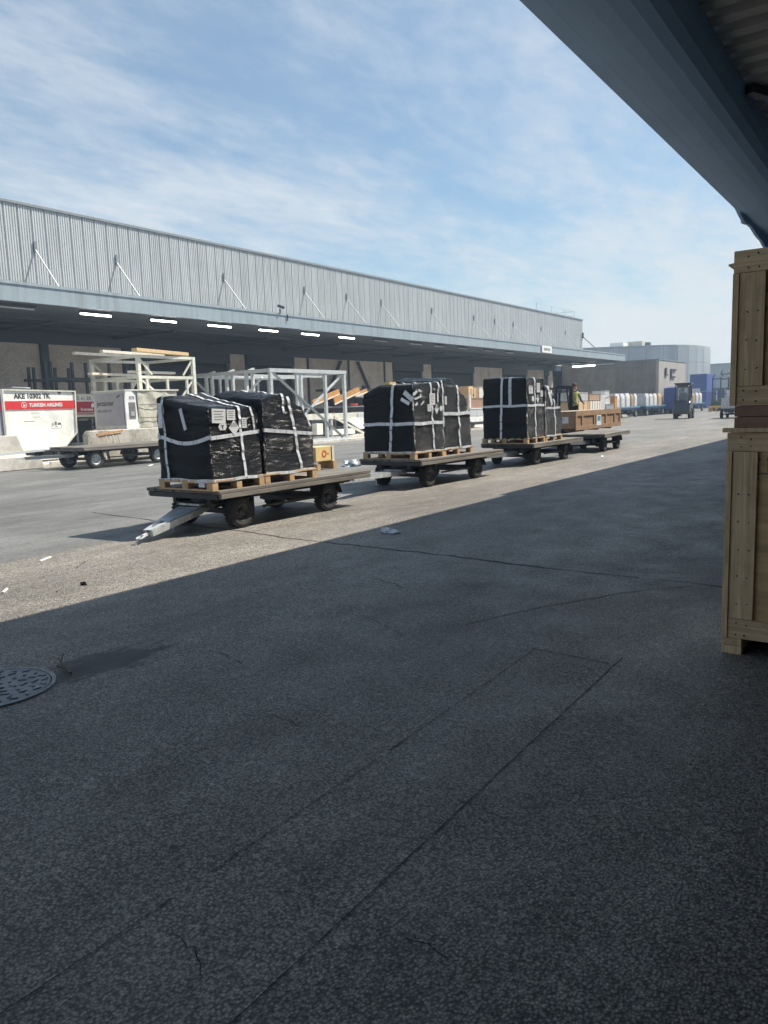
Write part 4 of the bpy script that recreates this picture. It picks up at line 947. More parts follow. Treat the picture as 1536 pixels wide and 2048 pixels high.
for x in (.05, .95, 1.85): BX('post', M['steel_dark'], ds, x, x + .1, .02, .12, .1, 1.62); BX('post', M['steel_dark'], ds, x, x + .1, 1.3, 1.4, .1, 1.62)
BX('shelf', M['steel_dark'], ds, 0, 2, 0, 1.5, 1.58, 1.655); BX('shelf', M['steel_dark'], ds, 0, 2, .0, 1.5, .55, .62); BX('panel', M['chassis'], ds, .2, 1.9, .4, .46, .63, 1.5)
# grey fronted container with canvas side
T4 = thing('air_cargo_container', 'worn container with grey end, white corner post and beige canvas side', 'cargo container', (17.5, 23.8, 1.17))
BX('body', M['alu'], T4, .02, 2.4, .03, 1.95, .0, 1.36)
MB().box(-.004, .018, .12, 1.80, .12, 1.30).build('end_panel', M['lilac'], T4)
BX('top_edge', M['cream'], T4, -.03, 2.46, -.03, 2.0, 1.365, 1.42, .006); BX('base_edge', M['alu'], T4, -.03, 2.46, -.03, 2.0, -.06, -.003, .006)
MB().prism([(-.02, 0), (.52, 0), (.42, 1.20), (.28, 1.36), (.02, 1.36), (-.03, 1.1)], -.02, .028).build('corner_post', M['white'], T4)
vent = MB(); vent.box(.12, .40, -.032, -.021, .35, .95); vent.build('dark_hatch', M['ink_grey'], T4); BX('hatch_latch', M['alu'], T4, .18, .33, -.045, -.033, .45, .62)
cv = MB(); nx_, nz_ = 26, 10
for j in range(nz_ + 1):
    for i in range(nx_ + 1):
        x = .53 + 1.85 * i / nx_; z = .02 + 1.33 * j / nz_
        cv.v.append((x, -.0 - .05 * noise.noise(Vector((x * 2.2 + z * 1.4, z * .9, 3))) - .02 * noise.noise(Vector((x * 7 + z * 3, z * 2, 8))), z))
for j in range(nz_):
    for i in range(nx_): a = j * (nx_ + 1) + i; cv.f.append((a, a + 1, a + nx_ + 2, a + nx_ + 1)); cv.mi.append(0)
cvo = cv.build('canvas_side', M['canvas'], T4, smooth=True)
for z in (.36, .84): BX('strap', M['ink_grey'], T4, .53, 2.38, -.075, -.066, z, z + .03)
for s_, sz, zz, col_ in (('jettainer', .27, .86, 'ink'), ('AKE 25076 EY', .13, .62, 'ink_grey')):
    text(s_, sz, M[col_], T4, (-.0055, 1.74, zz), rot=(R(90), 0, R(-90)), bold=.004, sx=1.15)
text('DO NOT OPEN', .14, M['ink_grey'], T4, (1.15, -.068, .98), bold=.002)
text('078', .16, M['ink_grey'], T4, (.15, -.0225, 1.06), bold=.004)
MB().beam((-.006, .50, 1.14), (-.006, .30, 1.22), .012, .05).build('tick_mark', M['ink'], T4)
# stained concrete block under it
cb_ = thing('concrete_block', 'long stained pale concrete block behind the grey flat cart', 'concrete block', (15.6, 23.45, 0))
MB().prism([(0, .10), (4.4, .10), (4.4, 1.16), (.12, 1.16), (0, 1.02)], 0, .30).build('block', M['conc_stain'], cb_, bevel=.03)
pk = thing('broken_pallet', 'broken reddish wooden pallet leaning on the stained concrete block', 'pallet', (15.8, 23.2, .72))
MB().beam((0, 0, .30), (1.05, .0, .40), .08, .06).build('board', M['orange'], pk); MB().beam((.1, .05, .22), (.98, .05, .30), .07, .05).build('board', M['redwood'], pk)
for x in (.35, .62, .85): MB().beam((x, .02, .30), (x + .1, .0, -.10), .05, .04).build('strut', M['timber_w'], pk)
bl_ = thing('jersey_barrier', 'weathered sloping concrete barrier at the left edge', 'concrete barrier', (11.2, 24.3, 0))
bp = MB(); sec = [(-.30, .0), (-.30, .28), (-.12, .52), (-.09, 1.12), (.09, 1.12), (.12, .52), (.30, .28), (.30, .0)]
ends = [(-0, 0), (0, 0)]
vs = []
for x_, sl in ((0, 0), (2.70, 1)):
    for y_, z_ in sec: vs.append((x_ - (sl * .38 * z_ / 1.12 if sl else 0), y_, z_))
k = len(sec); bp.add(vs, [tuple(range(k)), tuple(range(2 * k - 1, k - 1, -1))] + [(i, (i + 1) % k, k + (i + 1) % k, k + i) for i in range(k)])
bp.build('barrier_body', M['conc'], bl_, bevel=.02)
MB().cyl((1.62, -.10, .97), (1.62, -.13, .97), .035, 10).build('lifting_hole', M['ink'], bl_)
po = MB(); po.beam((10.8, 23.8, .46), (14.15, 23.75, .60), .07); tag(po.build('steel_pole', M['galv']), 'grey steel pole resting against the concrete barrier on the left', 'pole')
fb_ = thing('concrete_footing', 'low pale concrete footing in front of the left barrier', 'concrete footing', (11.2, 23.2, 0))
MB().prism([(0, 0), (2.9, 0), (2.75, .40), (2.4, .45), (0, .42)], .45, .75).build('footing_body', M['conc'], fb_, bevel=.03)
pn = MB(); pn.beam((14.2, 23.55, .16), (16.3, 23.50, .18), .14, .09); tag(pn.build('timber_plank', M['timber_w']), 'weathered plank lying on the apron left of the grey flat cart', 'plank')
trailer('empty grey flat cart with grey rimmed wheels on the far side of the road', (13.96, 22.2, 0), 0.0, (-1.35, .55, .42), Ld=3.9, Wd=1.9, h=.70, rim='rim_grey', group='carts parked along the apron', r=.29, deck=M['deckwood'], name='flat_cart', bright=False)

# ================================================================ STEEL FRAMES
def members(t, lst, m, wd=.10):
    for nm, a, b, *r_ in lst: MB().beam(a, b, r_[0] if r_ else wd).build(nm, M[r_[1]] if len(r_) > 1 else m, t, bevel=0)
f1 = thing('steel_rack', 'cream steel rack with planks across its top, left of the galvanised frame', 'steel rack', (19.1, 25.0, .1))
Wf, Df, Z1, Z2 = 2.74, 3.0, 3.82, 3.02
ls = []
for x, y in ((0, 0), (Wf, 0), (0, Df), (Wf, Df)): ls.append(('post', (x, y, 0), (x, y, Z1 + .05), .14))
for z in (Z1, Z2, 1.2):
    ls += [('rail', (.07, 0, z), (Wf - .07, 0, z), .11), ('rail', (.07, Df, z), (Wf - .07, Df, z), .11), ('rail', (0, .07, z), (0, Df - .07, z), .11), ('rail', (Wf, .07, z), (Wf, Df - .07, z), .11)]
for x in (.55, 1.15, 1.9): ls.append(('post', (x, Df, 0), (x, Df, Z2 - .06), .10))
for x in (.35, 1.35, 2.35): ls.append(('post', (x, .0, 0), (x, 0, Z2 - .06), .09))
for a, b in (((.07, 0, Z1 - .1), (.62, 0, Z2 + .1)), ((Wf - .07, 0, Z1 - .1), (Wf - .55, 0, Z2 + .1)), ((0, Df - .1, Z1 - .1), (0, Df - .9, Z2 + .1)), ((0, .1, Z2 - .1), (0, .9, Z2 - .8)), ((.07, 0, Z2 - .1), (.8, 0, Z2 - .6)), ((Wf - .07, 0, Z2 - .1), (Wf - .7, 0, Z2 - .8))): ls.append(('brace', a, b, .06))
members(f1, ls, M['cream'])
tms = [((18.85, 24.85, 4.14), (21.6, 25.1, 4.08), .30, .13, 'timber', 'longest orange tinged plank on top of the cream steel rack'), ((18.2, 26.0, 4.13), (20.9, 25.7, 4.04), .25, .10, 'timber_w', 'pale plank behind the longest one on top of the cream rack'),
       ((17.8, 27.2, 4.13), (20.4, 26.9, 4.06), .25, .09, 'timber_w', 'rearmost pale plank on top of the cream rack'), ((18.9, 25.3, 3.33), (21.2, 25.5, 3.33), .25, .09, 'timber_w', 'front white plank on the middle level of the cream rack'), ((18.3, 27.0, 3.33), (20.6, 27.3, 3.33), .25, .09, 'timber_w', 'rear white plank on the middle level of the cream rack')]
for a, b, w_, h_, m_, lb in tms: tag(MB().beam(a, b, w_, h_).build('timber_plank', M[m_], bevel=.006), lb, 'plank', 'planks lying on the cream steel rack')
f0 = thing('dark_rack', 'dark steel storage rack against the panelled wall at the left', 'steel rack', (17.9, 29.4, .1))
ls = []
for x in (0, .22, 1.2, 1.85, 3.0, 3.9):
    ls.append(('post', (x, 0, 0), (x, 0, 3.85), .10)); ls.append(('post', (x + .08, 1.4, 0), (x + .08, 1.4, 3.7), .10))
for z in (3.15, 2.4, 1.2): ls += [('rail', (-.1, -.06, z), (4.0, -.06, z), .12), ('rail', (-.1, 1.46, z), (4.0, 1.46, z), .12)]
members(f0, ls, M['steel_dark'])
f2 = thing('galvanised_frame', 'large open galvanised steel frame with diagonal braces in the middle', 'steel frame', (25.4, 24.0, .1))
Wf, Df, Zt = 5.35, 5.2, 3.36
ls = [('base_rail', (-.1, 0, .07), (Wf + .15, 0, .07), .15), ('base_rail', (-.1, Df, .07), (Wf + .15, Df, .07), .15), ('base_rail', (0, .08, .07), (0, Df - .08, .07), .13), ('base_rail', (Wf, .08, .07), (Wf, Df - .08, .07), .13)]
for x, y in ((0, 0), (Wf, 0), (0, Df), (Wf, Df)): ls.append(('post', (x, y, .15), (x, y, Zt - .08), .15))
ls += [('top_rail', (-.12, 0, Zt), (Wf + .12, 0, Zt), .17), ('top_rail', (-.12, Df, Zt), (Wf + .12, Df, Zt), .15), ('top_rail', (0, .09, Zt), (0, Df - .09, Zt), .15), ('top_rail', (Wf, .09, Zt), (Wf, Df - .09, Zt), .15)]
for x in (1.78, 2.08): ls.append(('post', (x, 0.02, .15), (x, .02, Zt - .09), .12))
ls.append(('post', (3.86, .02, .15), (3.86, .02, Zt - .09), .14))
for y in (1.1, 1.5, 2.4, 2.8, 3.8, 4.2): ls.append(('post', (0.0, y, .15), (0, y, Zt - .08), .13))
for y in (1.3, 2.6, 3.9):
    ls.append(('hook_bracket', (-.05, y, Zt + .02), (.30, y, Zt + .13), .12)); ls.append(('cross_rail', (.08, y, Zt - .16), (Wf - .08, y, Zt - .16), .09))
for x in (.9, 1.8, 2.7, 3.6, 4.5): ls.append(('post', (x, Df, .15), (x, Df, Zt - .08), .11))
ls += [('brace', (.12, -.05, Zt - .12), (Wf - .35, -.05, .15), .09, 'galv_dark'), ('brace', (Wf - .12, .05, Zt - .12), (2.0, .05, 1.15), .09), ('brace', (0, .5, Zt - .3), (0, 2.2, 1.9), .07), ('brace', (0, 4.9, Zt - .3), (0, 3.4, 1.9), .07), ('brace', (.3, Df, Zt - .3), (1.6, Df, 2.0), .07)]
members(f2, ls, M['galv'])

# ================================================================ CLUTTER BEHIND THE FRAME
ct = thing('flat_cart', 'dark flat cart stacked upside down on another behind the galvanised frame', 'cart', (30.0, 26.8, .1), group='carts parked along the apron')
BX('deck', M['chassis'], ct, 0, 7.0, 0, 1.6, 1.55, 1.68); BX('deck_edge', M['galv_dark'], ct, -.0, 7.0, -.04, -.003, 1.62, 1.70); BX('frame', M['chassis'], ct, .3, 6.6, .3, 1.3, 1.36, 1.548)
for x in (1.6, 5.0):
    BX('leg', M['chassis'], ct, x, x + .3, .5, 1.2, .56, 1.358)
for x in (1.0, 4.6): wheel(ct, x, .2, .28, .16, 'rim_grey'); wheel(ct, x, 1.4, .28, .16, 'rim_grey')
BX('box_on_frame', M['alu'], ct, .2, 1.0, -.02, .2, .65, 1.1); BX('pale_case', M['cover'], ct, 1.5, 2.0, -.25, .1, .2, .8); BX('black_case', M['seat'], ct, 2.1, 3.1, -.2, .2, .3, .85); BX('sheet', M['white'], ct, 2.6, 4.8, -.3, .0, .12, .42)
bm_ = MB(); bm_.box(29.0, 36.2, 25.6, 25.8, 1.12, 1.42); tag(bm_.build('cream_beam', M['cream'], bevel=.01), 'long cream steel beam lying across behind the galvanised frame', 'beam')
BX_l = thing('grid_label', 'white gridded label panel on the right end of the cream beam', 'label panel', (33.9, 25.58, 1.14))
BX('panel', M['paper'], BX_l, 0, .8, -.01, .0, .02, .26); gl = MB()
for i in range(5): gl.box(.06 + i * .15, .08 + i * .15, -.014, -.0105, .05, .23)
gl.build('print', M['ink_grey'], BX_l)
tp = thing('leaning_sheet', 'bright white sloping sheet leaning behind the galvanised frame', 'sheet', (30.9, 24.9, .1))
MB().prism([(.1, 1.05), (3.6, 1.05), (3.6, .50), (2.3, .42), (1.1, .95)], 0, .06).build('sheet', M['white'], tp, bevel=.01); MB().beam((0, -.05, 1.12), (2.9, -.05, .05), .10).build('edge_tube', M['cream'], tp); MB().beam((.2, .3, 0), (.2, .3, 1.0), .08).build('prop', M['galv'], tp); MB().beam((3.2, .3, 0), (3.2, .3, .9), .08).build('prop', M['galv'], tp)
uc = thing('upturned_cart', 'upturned dark cart on top of the stacked carts, with a small grey wheel', 'cart', (33.6, 26.9, 1.78), group='carts parked along the apron')
BX('deck', M['chassis'], uc, .0, 4.6, 0, 1.4, .88, 1.0); BX('frame', M['steel_dark'], uc, 1.0, 4.2, .2, 1.2, .45, .878); BX('side_box', M['alu'], uc, 2.0, 3.1, -.08, .18, .5, .85); BX('skirt', M['chassis'], uc, .4, 4.2, .3, 1.2, .02, .448)
MB().box(1.2, 1.9, -.15, .1, .05, .16).build('red_part', M['labelred'], uc)
wo_ = wheel(uc, 2.75, .0, .20, .14, 'rim_grey')
for (a, b, th, lb) in (((31.4, 26.7, 2.02), (33.6, 26.6, 2.62), .26, 'left orange painted board slanting up above the stacked carts'), ((33.0, 26.5, 2.08), (35.2, 26.4, 2.72), .30, 'middle orange painted board slanting up above the stacked carts'), ((35.0, 26.6, 2.42), (36.2, 26.6, 2.68), .16, 'short orange board to the right of the slanting ones')):
    t = thing('slanted_board', lb, 'board', a, group='orange boards slanting over the carts'); bb = Vector(b) - Vector(a)
    MB().beam((0, 0, 0), bb, .07, th).build('board', M['orange'], t); MB().beam((0, -.04, -th / 2 - .03), bb + Vector((0, -.04, -th / 2 - .03)), .05, .06).build('edge', M['timber_w'], t)
tag(MB().beam((37.3, 27.6, .1), (37.3, 27.6, 3.0), .22).build('short_post', M['steel_dark']), 'short dark steel post standing right of the upturned cart', 'post')

# stacks near px 940
bs = thing('box_cart', 'grey and white box cart below the brown and yellow boxes in the middle', 'cart', (43.9, 24.0, .1), group='carts parked along the apron')
BX('skirt', M['white'], bs, 0, 3.2, 0, 1.5, .42, .78); BX('side_panel', M['galv'], bs, .02, 1.0, -.0, 1.4, .80, 1.25); BX('side_panel', M['galv'], bs, 1.08, 3.1, .0, 1.4, .80, 1.25); BX('top_edge', M['white'], bs, 0, 3.2, -.03, 1.5, 1.253, 1.31); BX('post', M['white'], bs, 1.0, 1.07, -.02, .05, .79, 1.25)
for x in (.5, 2.7): wheel(bs, x, .1, .2, .12); wheel(bs, x, 1.4, .2, .12)
def simple_box(label, x, y, z, l_, w_, h_, m, cat='box', grp='boxes stacked on carts and pallets', cleats=None, rz=0, name='wooden_box'):
    t = thing(name, label, cat, (x, y, z), rz, grp); BX('body', M[m], t, 0, l_, 0, w_, 0, h_, .01)
    if cleats:
        for i in range(cleats): xx = l_ * i / (cleats - 1) * .93; BX('cleat', M[m], t, xx, xx + l_ * .07, -.03, -.003, 0, h_)
    else: BX('lid', M[m], t, -.02, l_ + .02, -.02, w_ + .02, h_ + .003, h_ + .04)
    return t
simple_box('square brown box standing on the grey box cart', 44.05, 24.05, 1.42, 1.75, 1.0, .60, 'redwood')
yb2 = simple_box('yellow wooden crate with two dark hand holes above the brown box', 43.9, 24.1, 2.08, 1.15, 1.0, .62, 'timber', cleats=4)
q = MB(); q.box(.22, .48, -.012, -.002, .12, .24); q.box(.60, .86, -.012, -.002, .12, .24); q.build('hand_hole', M['ink'], yb2)
BX('top_bump', M['timber'], yb2, .22, .85, .1, .9, .624, .76)
simple_box('narrow pale yellow crate right of the crate with hand holes', 45.4, 24.1, 2.08, .6, 1.0, .68, 'timber_w')
simple_box('dark reddish box behind the second trailer load', 42.0, 24.6, 1.75, 1.6, 1.0, .95, 'redwood'); simple_box('lower dark reddish box behind the second trailer load', 42.0, 24.62, .9, 1.7, 1.0, .80, 'redwood')
tag(MB().beam((43.75, 23.95, 1.45), (43.75, 23.95, 2.3), .14, .2).build('upright_board', M['timber_w']), 'pale upright board beside the square brown box', 'board')

# ================================================================ OPEN CRATE, FORKLIFT, PEOPLE
oc = thing('long_crate', 'long weathered brown crate held over the empty trailer at the end of the row', 'crate', (25.35, 9.72, .62), .0)
Lc, Wc, Hc = 4.75, .72, .66
BX('side_board', M['crate_old'], oc, .0, Lc, .035, .055, .06, Hc); BX('side_board', M['crate_old'], oc, 0, Lc, Wc - .03, Wc - .01, .06, Hc); BX('end_board', M['crate_old'], oc, -.0, .03, .06, Wc - .035, .06, Hc); BX('end_board', M['crate_old'], oc, Lc - .03, Lc, .06, Wc - .035, .06, Hc); BX('floor_board', M['crate_old'], oc, .035, Lc - .035, .06, Wc - .035, .06, .09)
BX('top_rail', M['crate_old'], oc, -.03, Lc + .03, .0, .033, Hc - .17, Hc + .01, .004); BX('bottom_rail', M['crate_old'], oc, -.03, Lc + .03, .0, .033, .0, .15, .004)
for x in (-.03, .55, 1.75, 3.0, 4.0, 4.63): BX('cleat', M['crate_old'], oc, x, x + .15, .001, .032, .152, Hc - .172, .003)
for x in (.7, 2.2, 3.6): BX('skid', M['crate_old'], oc, x, x + .12, .02, Wc, -.06, -.002)
BX('paper_label', M['paper'], oc, 2.0, 2.5, -.006, -.001, .10, .48); BX('label_print', M['bluelight'], oc, 2.08, 2.42, -.009, -.0065, .27, .44); BX('paper_label', M['galv'], oc, -.006, -.001, .28, .50, .25, .47)
BX('inner_liner', M['timber_w'], oc, .04, Lc - .04, Wc - .06, Wc - .032, Hc - .15, Hc + .02)

def forklift(label, loc, rz, m='machine', S=1.0, cab=False, grp='forklift trucks', load=False):
    t = thing('forklift', label, 'forklift', loc, rz, grp); t.scale = (S, S, S)     # faces +x
    b = MB(); b.prism([(-1.15, .32), (-1.22, .55), (-1.18, 1.0), (-1.0, 1.12), (-.55, 1.12), (-.50, .62), (.05, .55), (.15, .95), (.35, 1.15), (.48, 1.15), (.50, .30), (-.2, .26)], -.48, .48)
    b.build('body', M[m], t, bevel=.04)
    c = MB(); c.prism([(-1.30, .30), (-1.34, .58), (-1.24, .98), (-1.16, .98), (-1.14, .30)], -.46, .46); c.build('counterweight', M[m], t, bevel=.05)
    for y in (-.44, .44):
        BX('fender', M[m], t, .02, .70, y - .07, y + .07, .60, .66, .01)
        wheel(t, .38, y * 1.08, .30, .22, 'rim_grey'); wheel(t, -.82, y * .98, .24, .18, 'rim_grey')
        g_ = MB(); g_.beam((.42, y, 1.12), (.20, y * .95, 2.08), .06); g_.build('front_pillar', M[m], t)
        g_ = MB(); g_.beam((-.95, y, 1.10), (-.80, y * .95, 2.08), .07); g_.build('rear_pillar', M[m], t)
        ms = MB(); ms.beam((.66, y * .72, .12), (.66, y * .72, 2.18), .10, .09); ms.build('mast_upright', M['steel_dark'], t)
        ms = MB(); ms.beam((.78, y * .52, .14), (.78, y * .52, 1.95), .06, .06); ms.build('inner_mast', M['chassis'], t)
        BX('fork', M['steel_dark'], t, .88, 1.9, y * .5 - .05, y * .5 + .05, .42, .46, .0); BX('fork_heel', M['steel_dark'], t, .84, .878, y * .5 - .05, y * .5 + .05, .42, 1.0)
        BX('lamp', M['white'], t, .50, .58, y * .8 - .06, y * .8 + .06, 1.85, 1.95, .01)
    for z in (.35, 1.2, 2.12): BX('mast_crossbar', M['steel_dark'], t, .63, .70, -.27, .27, z, z + .08)
    BX('fork_carriage', M['chassis'], t, .80, .838, -.42, .42, .55, .95)
    BX('overhead_guard', M[m], t, -.86, .30, -.46, .46, 2.085, 2.13, .01)
    for i in range(5): BX('guard_bar', M[m], t, -.8 + i * .22, -.75 + i * .22, -.44, .44, 2.134, 2.16)
    se = MB(); se.prism([(-.60, 1.0), (-.60, 1.12), (-.12, 1.14), (-.12, 1.02)], -.24, .24); se.prism([(-.66, 1.12), (-.76, 1.62), (-.66, 1.64), (-.54, 1.13)], -.22, .22); se.build('seat', M['seat'], t, bevel=.02)
    MB().beam((.28, 0, 1.1), (.12, 0, 1.38), .05).build('steering_column', M['chassis'], t)
    sw = MB(); sw.lathe([(-.01, .15), (.01, .15), (.01, .175), (-.01, .175), (-.01, .15)], axis='z', n=20, c=(.10, 0, 1.40)); sw.build('steering_wheel', M['seat'], t)
    if cab:
        for y0, y1 in ((-.47, -.30), (.30, .47)): BX('cab_panel', M[m], t, -.885, -.84, y0, y1, 1.10, 2.08, .01)
        BX('cab_panel', M[m], t, -.885, -.84, -.299, .299, 1.92, 2.08, .01); BX('cab_roof', M[m], t, -1.0, .4, -.52, .52, 2.165, 2.24, .03)
        for y in (-.475, .475): BX('door_panel', M[m], t, -.80, .30, y - .012, y + .012, .66, 1.25, .01)
        BX('rear_window', M['glass'], t, -.90, -.89, -.40, .40, 1.15, 2.0); BX('rear_lamp', M['labelred'], t, -1.245, -1.235, -.40, -.30, .86, .92); BX('rear_lamp', M['labelred'], t, -1.245, -1.235, .30, .40, .86, .92)
        BX('work_light', M['white'], t, -.96, -.90, -.42, -.32, 2.0, 2.08); BX('work_light', M['white'], t, -.96, -.90, .32, .42, 2.0, 2.08)
    return t
forklift('dark forklift behind the long brown crate, its guard above the third load', (27.35, 11.35, 0), R(-128))
forklift('dark forklift driving away in the sun between the blue dollies and the crates', (64.6, 15.75, 0), R(8), S=1.26, cab=True)

def person(label, loc, rz, joints, edges, cloth, grp=None, vest=False, s=1.0):
    me = bpy.data.meshes.new('person'); me.from_pydata([tuple(Vector(j[1]) * s) for j in joints], [], []); 
    idx = {j[0]: i for i, j in enumerate(joints)}
    me = bpy.data.meshes.new('person'); me.from_pydata([tuple(Vector(j[1]) * s) for j in joints], [(idx[a], idx[b]) for a, b in edges], [])
    o = bpy.data.objects.new('person', me); COL.objects.link(o)
    md = o.modifiers.new('skin', 'SKIN')
    for i, j in enumerate(joints):
        sv = me.skin_vertices[0].data[i]; sv.radius = (j[2] * s, (j[3] if len(j) > 3 else j[2]) * s); sv.use_root = (j[0] == 'pelvis')
    sb = o.modifiers.new('sub', 'SUBSURF'); sb.levels = 2; sb.render_levels = 2
    dg = bpy.context.evaluated_depsgraph_get(); ev = o.evaluated_get(dg); m2 = bpy.data.meshes.new_from_object(ev)
    o.modifiers.clear(); o.data = m2
    m2.materials.clear()
    for m_ in (M[cloth], M['skin'], M['seat'], M['vest']): m2.materials.append(m_)
    nk = Vector(dict((j[0], j[1]) for j in joints)['neck']) * s; hands = [Vector(j[1]) * s for j in joints if j[0].startswith('hand')]; feet = [Vector(j[1]) * s for j in joints if j[0].startswith('toe') or j[0].startswith('heel')]
    ch = Vector(dict((j[0], j[1]) for j in joints)['chest']) * s; pe = Vector(dict((j[0], j[1]) for j in joints)['pelvis']) * s
    for p in m2.polygons:
        c = p.center; k_ = 0
        if c.z > nk.z: k_ = 1
        elif min((c - h).length for h in hands) < .10 * s: k_ = 1
        elif min((c - f).length for f in feet) < .12 * s: k_ = 2
        elif vest and pe.z - .02 < c.z < ch.z + .16 * s and (Vector((c.x, c.y, 0)) - Vector((ch.x, ch.y, 0))).length < .22 * s: k_ = 3
        p.material_index = k_; p.use_smooth = True
    o.location = loc; o.rotation_euler = (0, 0, rz); tag(o, label, 'person', grp)
    hd = Vector(dict((j[0], j[1]) for j in joints)['head']) * s
    hm = MB(); hm.lathe([(-.02 * s, .100 * s), (.05 * s, .098 * s), (.10 * s, .070 * s), (.125 * s, .0)], axis='z', n=16, c=(hd.x - .018 * s, hd.y, hd.z + .02 * s)); hm.build('hair', M['hair'], o, smooth=True)
    nm = MB(); nm.cyl((hd.x + .085 * s, hd.y, hd.z + .0), (hd.x + .115 * s, hd.y, hd.z - .02 * s), .012 * s, 6); nm.build('nose', M['skin'], o)
    return o
ST = [('pelvis', (0, 0, .98), .155, .11), ('belly', (.01, 0, 1.14), .145, .105), ('chest', (.01, 0, 1.33), .17, .115), ('upchest', (0, 0, 1.44), .14, .09), ('neck', (.01, 0, 1.53), .055), ('jaw', (.03, 0, 1.60), .07), ('head', (.02, 0, 1.69), .092, .085), ('crown', (.0, 0, 1.76), .06),
      ('shL', (0, .19, 1.44), .062), ('elL', (.06, .27, 1.18), .045), ('wrL', (.28, .22, 1.05), .032), ('handL', (.37, .20, 1.04), .034), ('shR', (0, -.19, 1.44), .062), ('elR', (.08, -.26, 1.19), .045), ('wrR', (.30, -.20, 1.08), .032), ('handR', (.39, -.18, 1.08), .034),
      ('hipL', (0, .09, .92), .095), ('knL', (.05, .11, .50), .062), ('anL', (-.02, .12, .10), .042), ('heelL', (-.04, .12, .05), .045), ('toeL', (.16, .13, .04), .038), ('hipR', (0, -.09, .92), .095), ('knR', (.0, -.11, .50), .062), ('anR', (-.05, -.12, .10), .042), ('heelR', (-.07, -.12, .05), .045), ('toeR', (.13, -.13, .04), .038)]
SE = [('pelvis', 'belly'), ('belly', 'chest'), ('chest', 'upchest'), ('upchest', 'neck'), ('neck', 'jaw'), ('jaw', 'head'), ('head', 'crown'), ('upchest', 'shL'), ('shL', 'elL'), ('elL', 'wrL'), ('wrL', 'handL'), ('upchest', 'shR'), ('shR', 'elR'), ('elR', 'wrR'), ('wrR', 'handR'),
      ('pelvis', 'hipL'), ('hipL', 'knL'), ('knL', 'anL'), ('anL', 'heelL'), ('anL', 'toeL'), ('pelvis', 'hipR'), ('hipR', 'knR'), ('knR', 'anR'), ('anR', 'heelR'), ('anR', 'toeR')]
def seated():
    J = []
    mv = {'knL': (.42, .13, .98), 'anL': (.50, .13, .55), 'heelL': (.47, .13, .50), 'toeL': (.66, .14, .50), 'knR': (.42, -.13, .98), 'anR': (.50, -.13, .55), 'heelR': (.47, -.13, .50), 'toeR': (.66, -.14, .50), 'handL': (.44, .14, 1.24), 'wrL': (.36, .17, 1.22), 'handR': (.44, -.14, 1.24), 'wrR': (.36, -.17, 1.22)}
    for j in ST: J.append((j[0], mv.get(j[0], j[1])) + tuple(j[2:]))
    return [(j[0], (j[1][0], j[1][1], j[1][2] + .30)) + tuple(j[2:]) for j in J]
person('worker in dark jacket and yellow vest standing on the forklift step behind the crate', (28.25, 10.92, .50), R(-120), ST, SE, 'cloth_dark', vest=True)
stp = thing('step_platform', 'low dark step platform under the worker in the yellow vest', 'step', (28.25, 10.92, 0)); BX('tread', M['steel_dark'], stp, -.3, .35, -.3, .3, .44, .498)
for x in (-.25, .27):
    for y in (-.26, .22): BX('leg', M['steel_dark'], stp, x, x + .04, y, y + .04, 0, .438)
fx = Vector((-.42, 0, 0)); fx.rotate(Matrix.Rotation(R(8), 3, 'Z'))
person('driver in dark clothes seated in the distant forklift', (64.6 + fx.x * 1.26, 15.75 + fx.y * 1.26, -.10 * 1.26), R(8), seated(), SE, 'cloth_dark', s=1.20)
fx = Vector((-.42, 0, 0)); fx.rotate(Matrix.Rotation(R(-128), 3, 'Z'))
person('driver in dark clothes seated in the near forklift behind the crate', (27.35 + fx.x, 11.35 + fx.y, -.10), R(-128), seated(), SE, 'cloth_dark', s=.97)

# ================================================================ BOX STACKS BEHIND THE CRATE
bc = thing('low_cart', 'low dark cart carrying the cartons and wooden boxes behind the long crate', 'cart', (46.2, 17.9, 0), group='carts parked along the apron')
BX('deck', M['chassis'], bc, 0, 9.6, 0, 2.0, .50, .62)
for x in (.8, 3.0, 6.4, 8.6): wheel(bc, x, .15, .24, .15); wheel(bc, x, 1.85, .24, .15)
simple_box('left plywood box on the low cart behind the long crate', 46.5, 18.0, .63, 2.7, 1.2, .98, 'timber', cleats=4)
simple_box('right slatted plywood box on the low cart behind the long crate', 49.4, 18.0, .63, 2.0, 1.2, .98, 'timber_w', cleats=5)
simple_box('white topped carton above the left plywood box', 47.6, 18.1, 1.66, 1.7, 1.0, .50, 'film', name='carton'); simple_box('small pale carton at the far left of the stacked boxes', 46.2, 18.1, 1.66, .7, 1.0, .48, 'film', name='carton')
simple_box('brown carton on the right plywood box', 49.6, 18.1, 1.66, 1.9, 1.0, .42, 'cardboard', name='carton'); simple_box('white carton beside the brown carton on the stack', 51.6, 18.05, .63, .9, 1.1, 1.46, 'film', name='carton')
simple_box('grey plastic bundle low on the cart right of the white carton', 52.6, 18.0, .63, 1.6, 1.1, .72, 'alu', cat='bundle', name='plastic_bundle'); simple_box('wrapped grey bundle on the lower plastic bundle', 52.7, 18.1, 1.38, 1.0, 1.0, .45, 'film', cat='bundle', name='plastic_bundle'); simple_box('tall brown post box at the right end of the cart', 54.4, 18.0, .63, .55, 1.0, 1.25, 'orange', name='carton'); simple_box('silver capped bundle topping the stack at the right end', 53.4, 18.4, 1.86, 1.0, .9, .42, 'galv', cat='bundle', name='plastic_bundle')

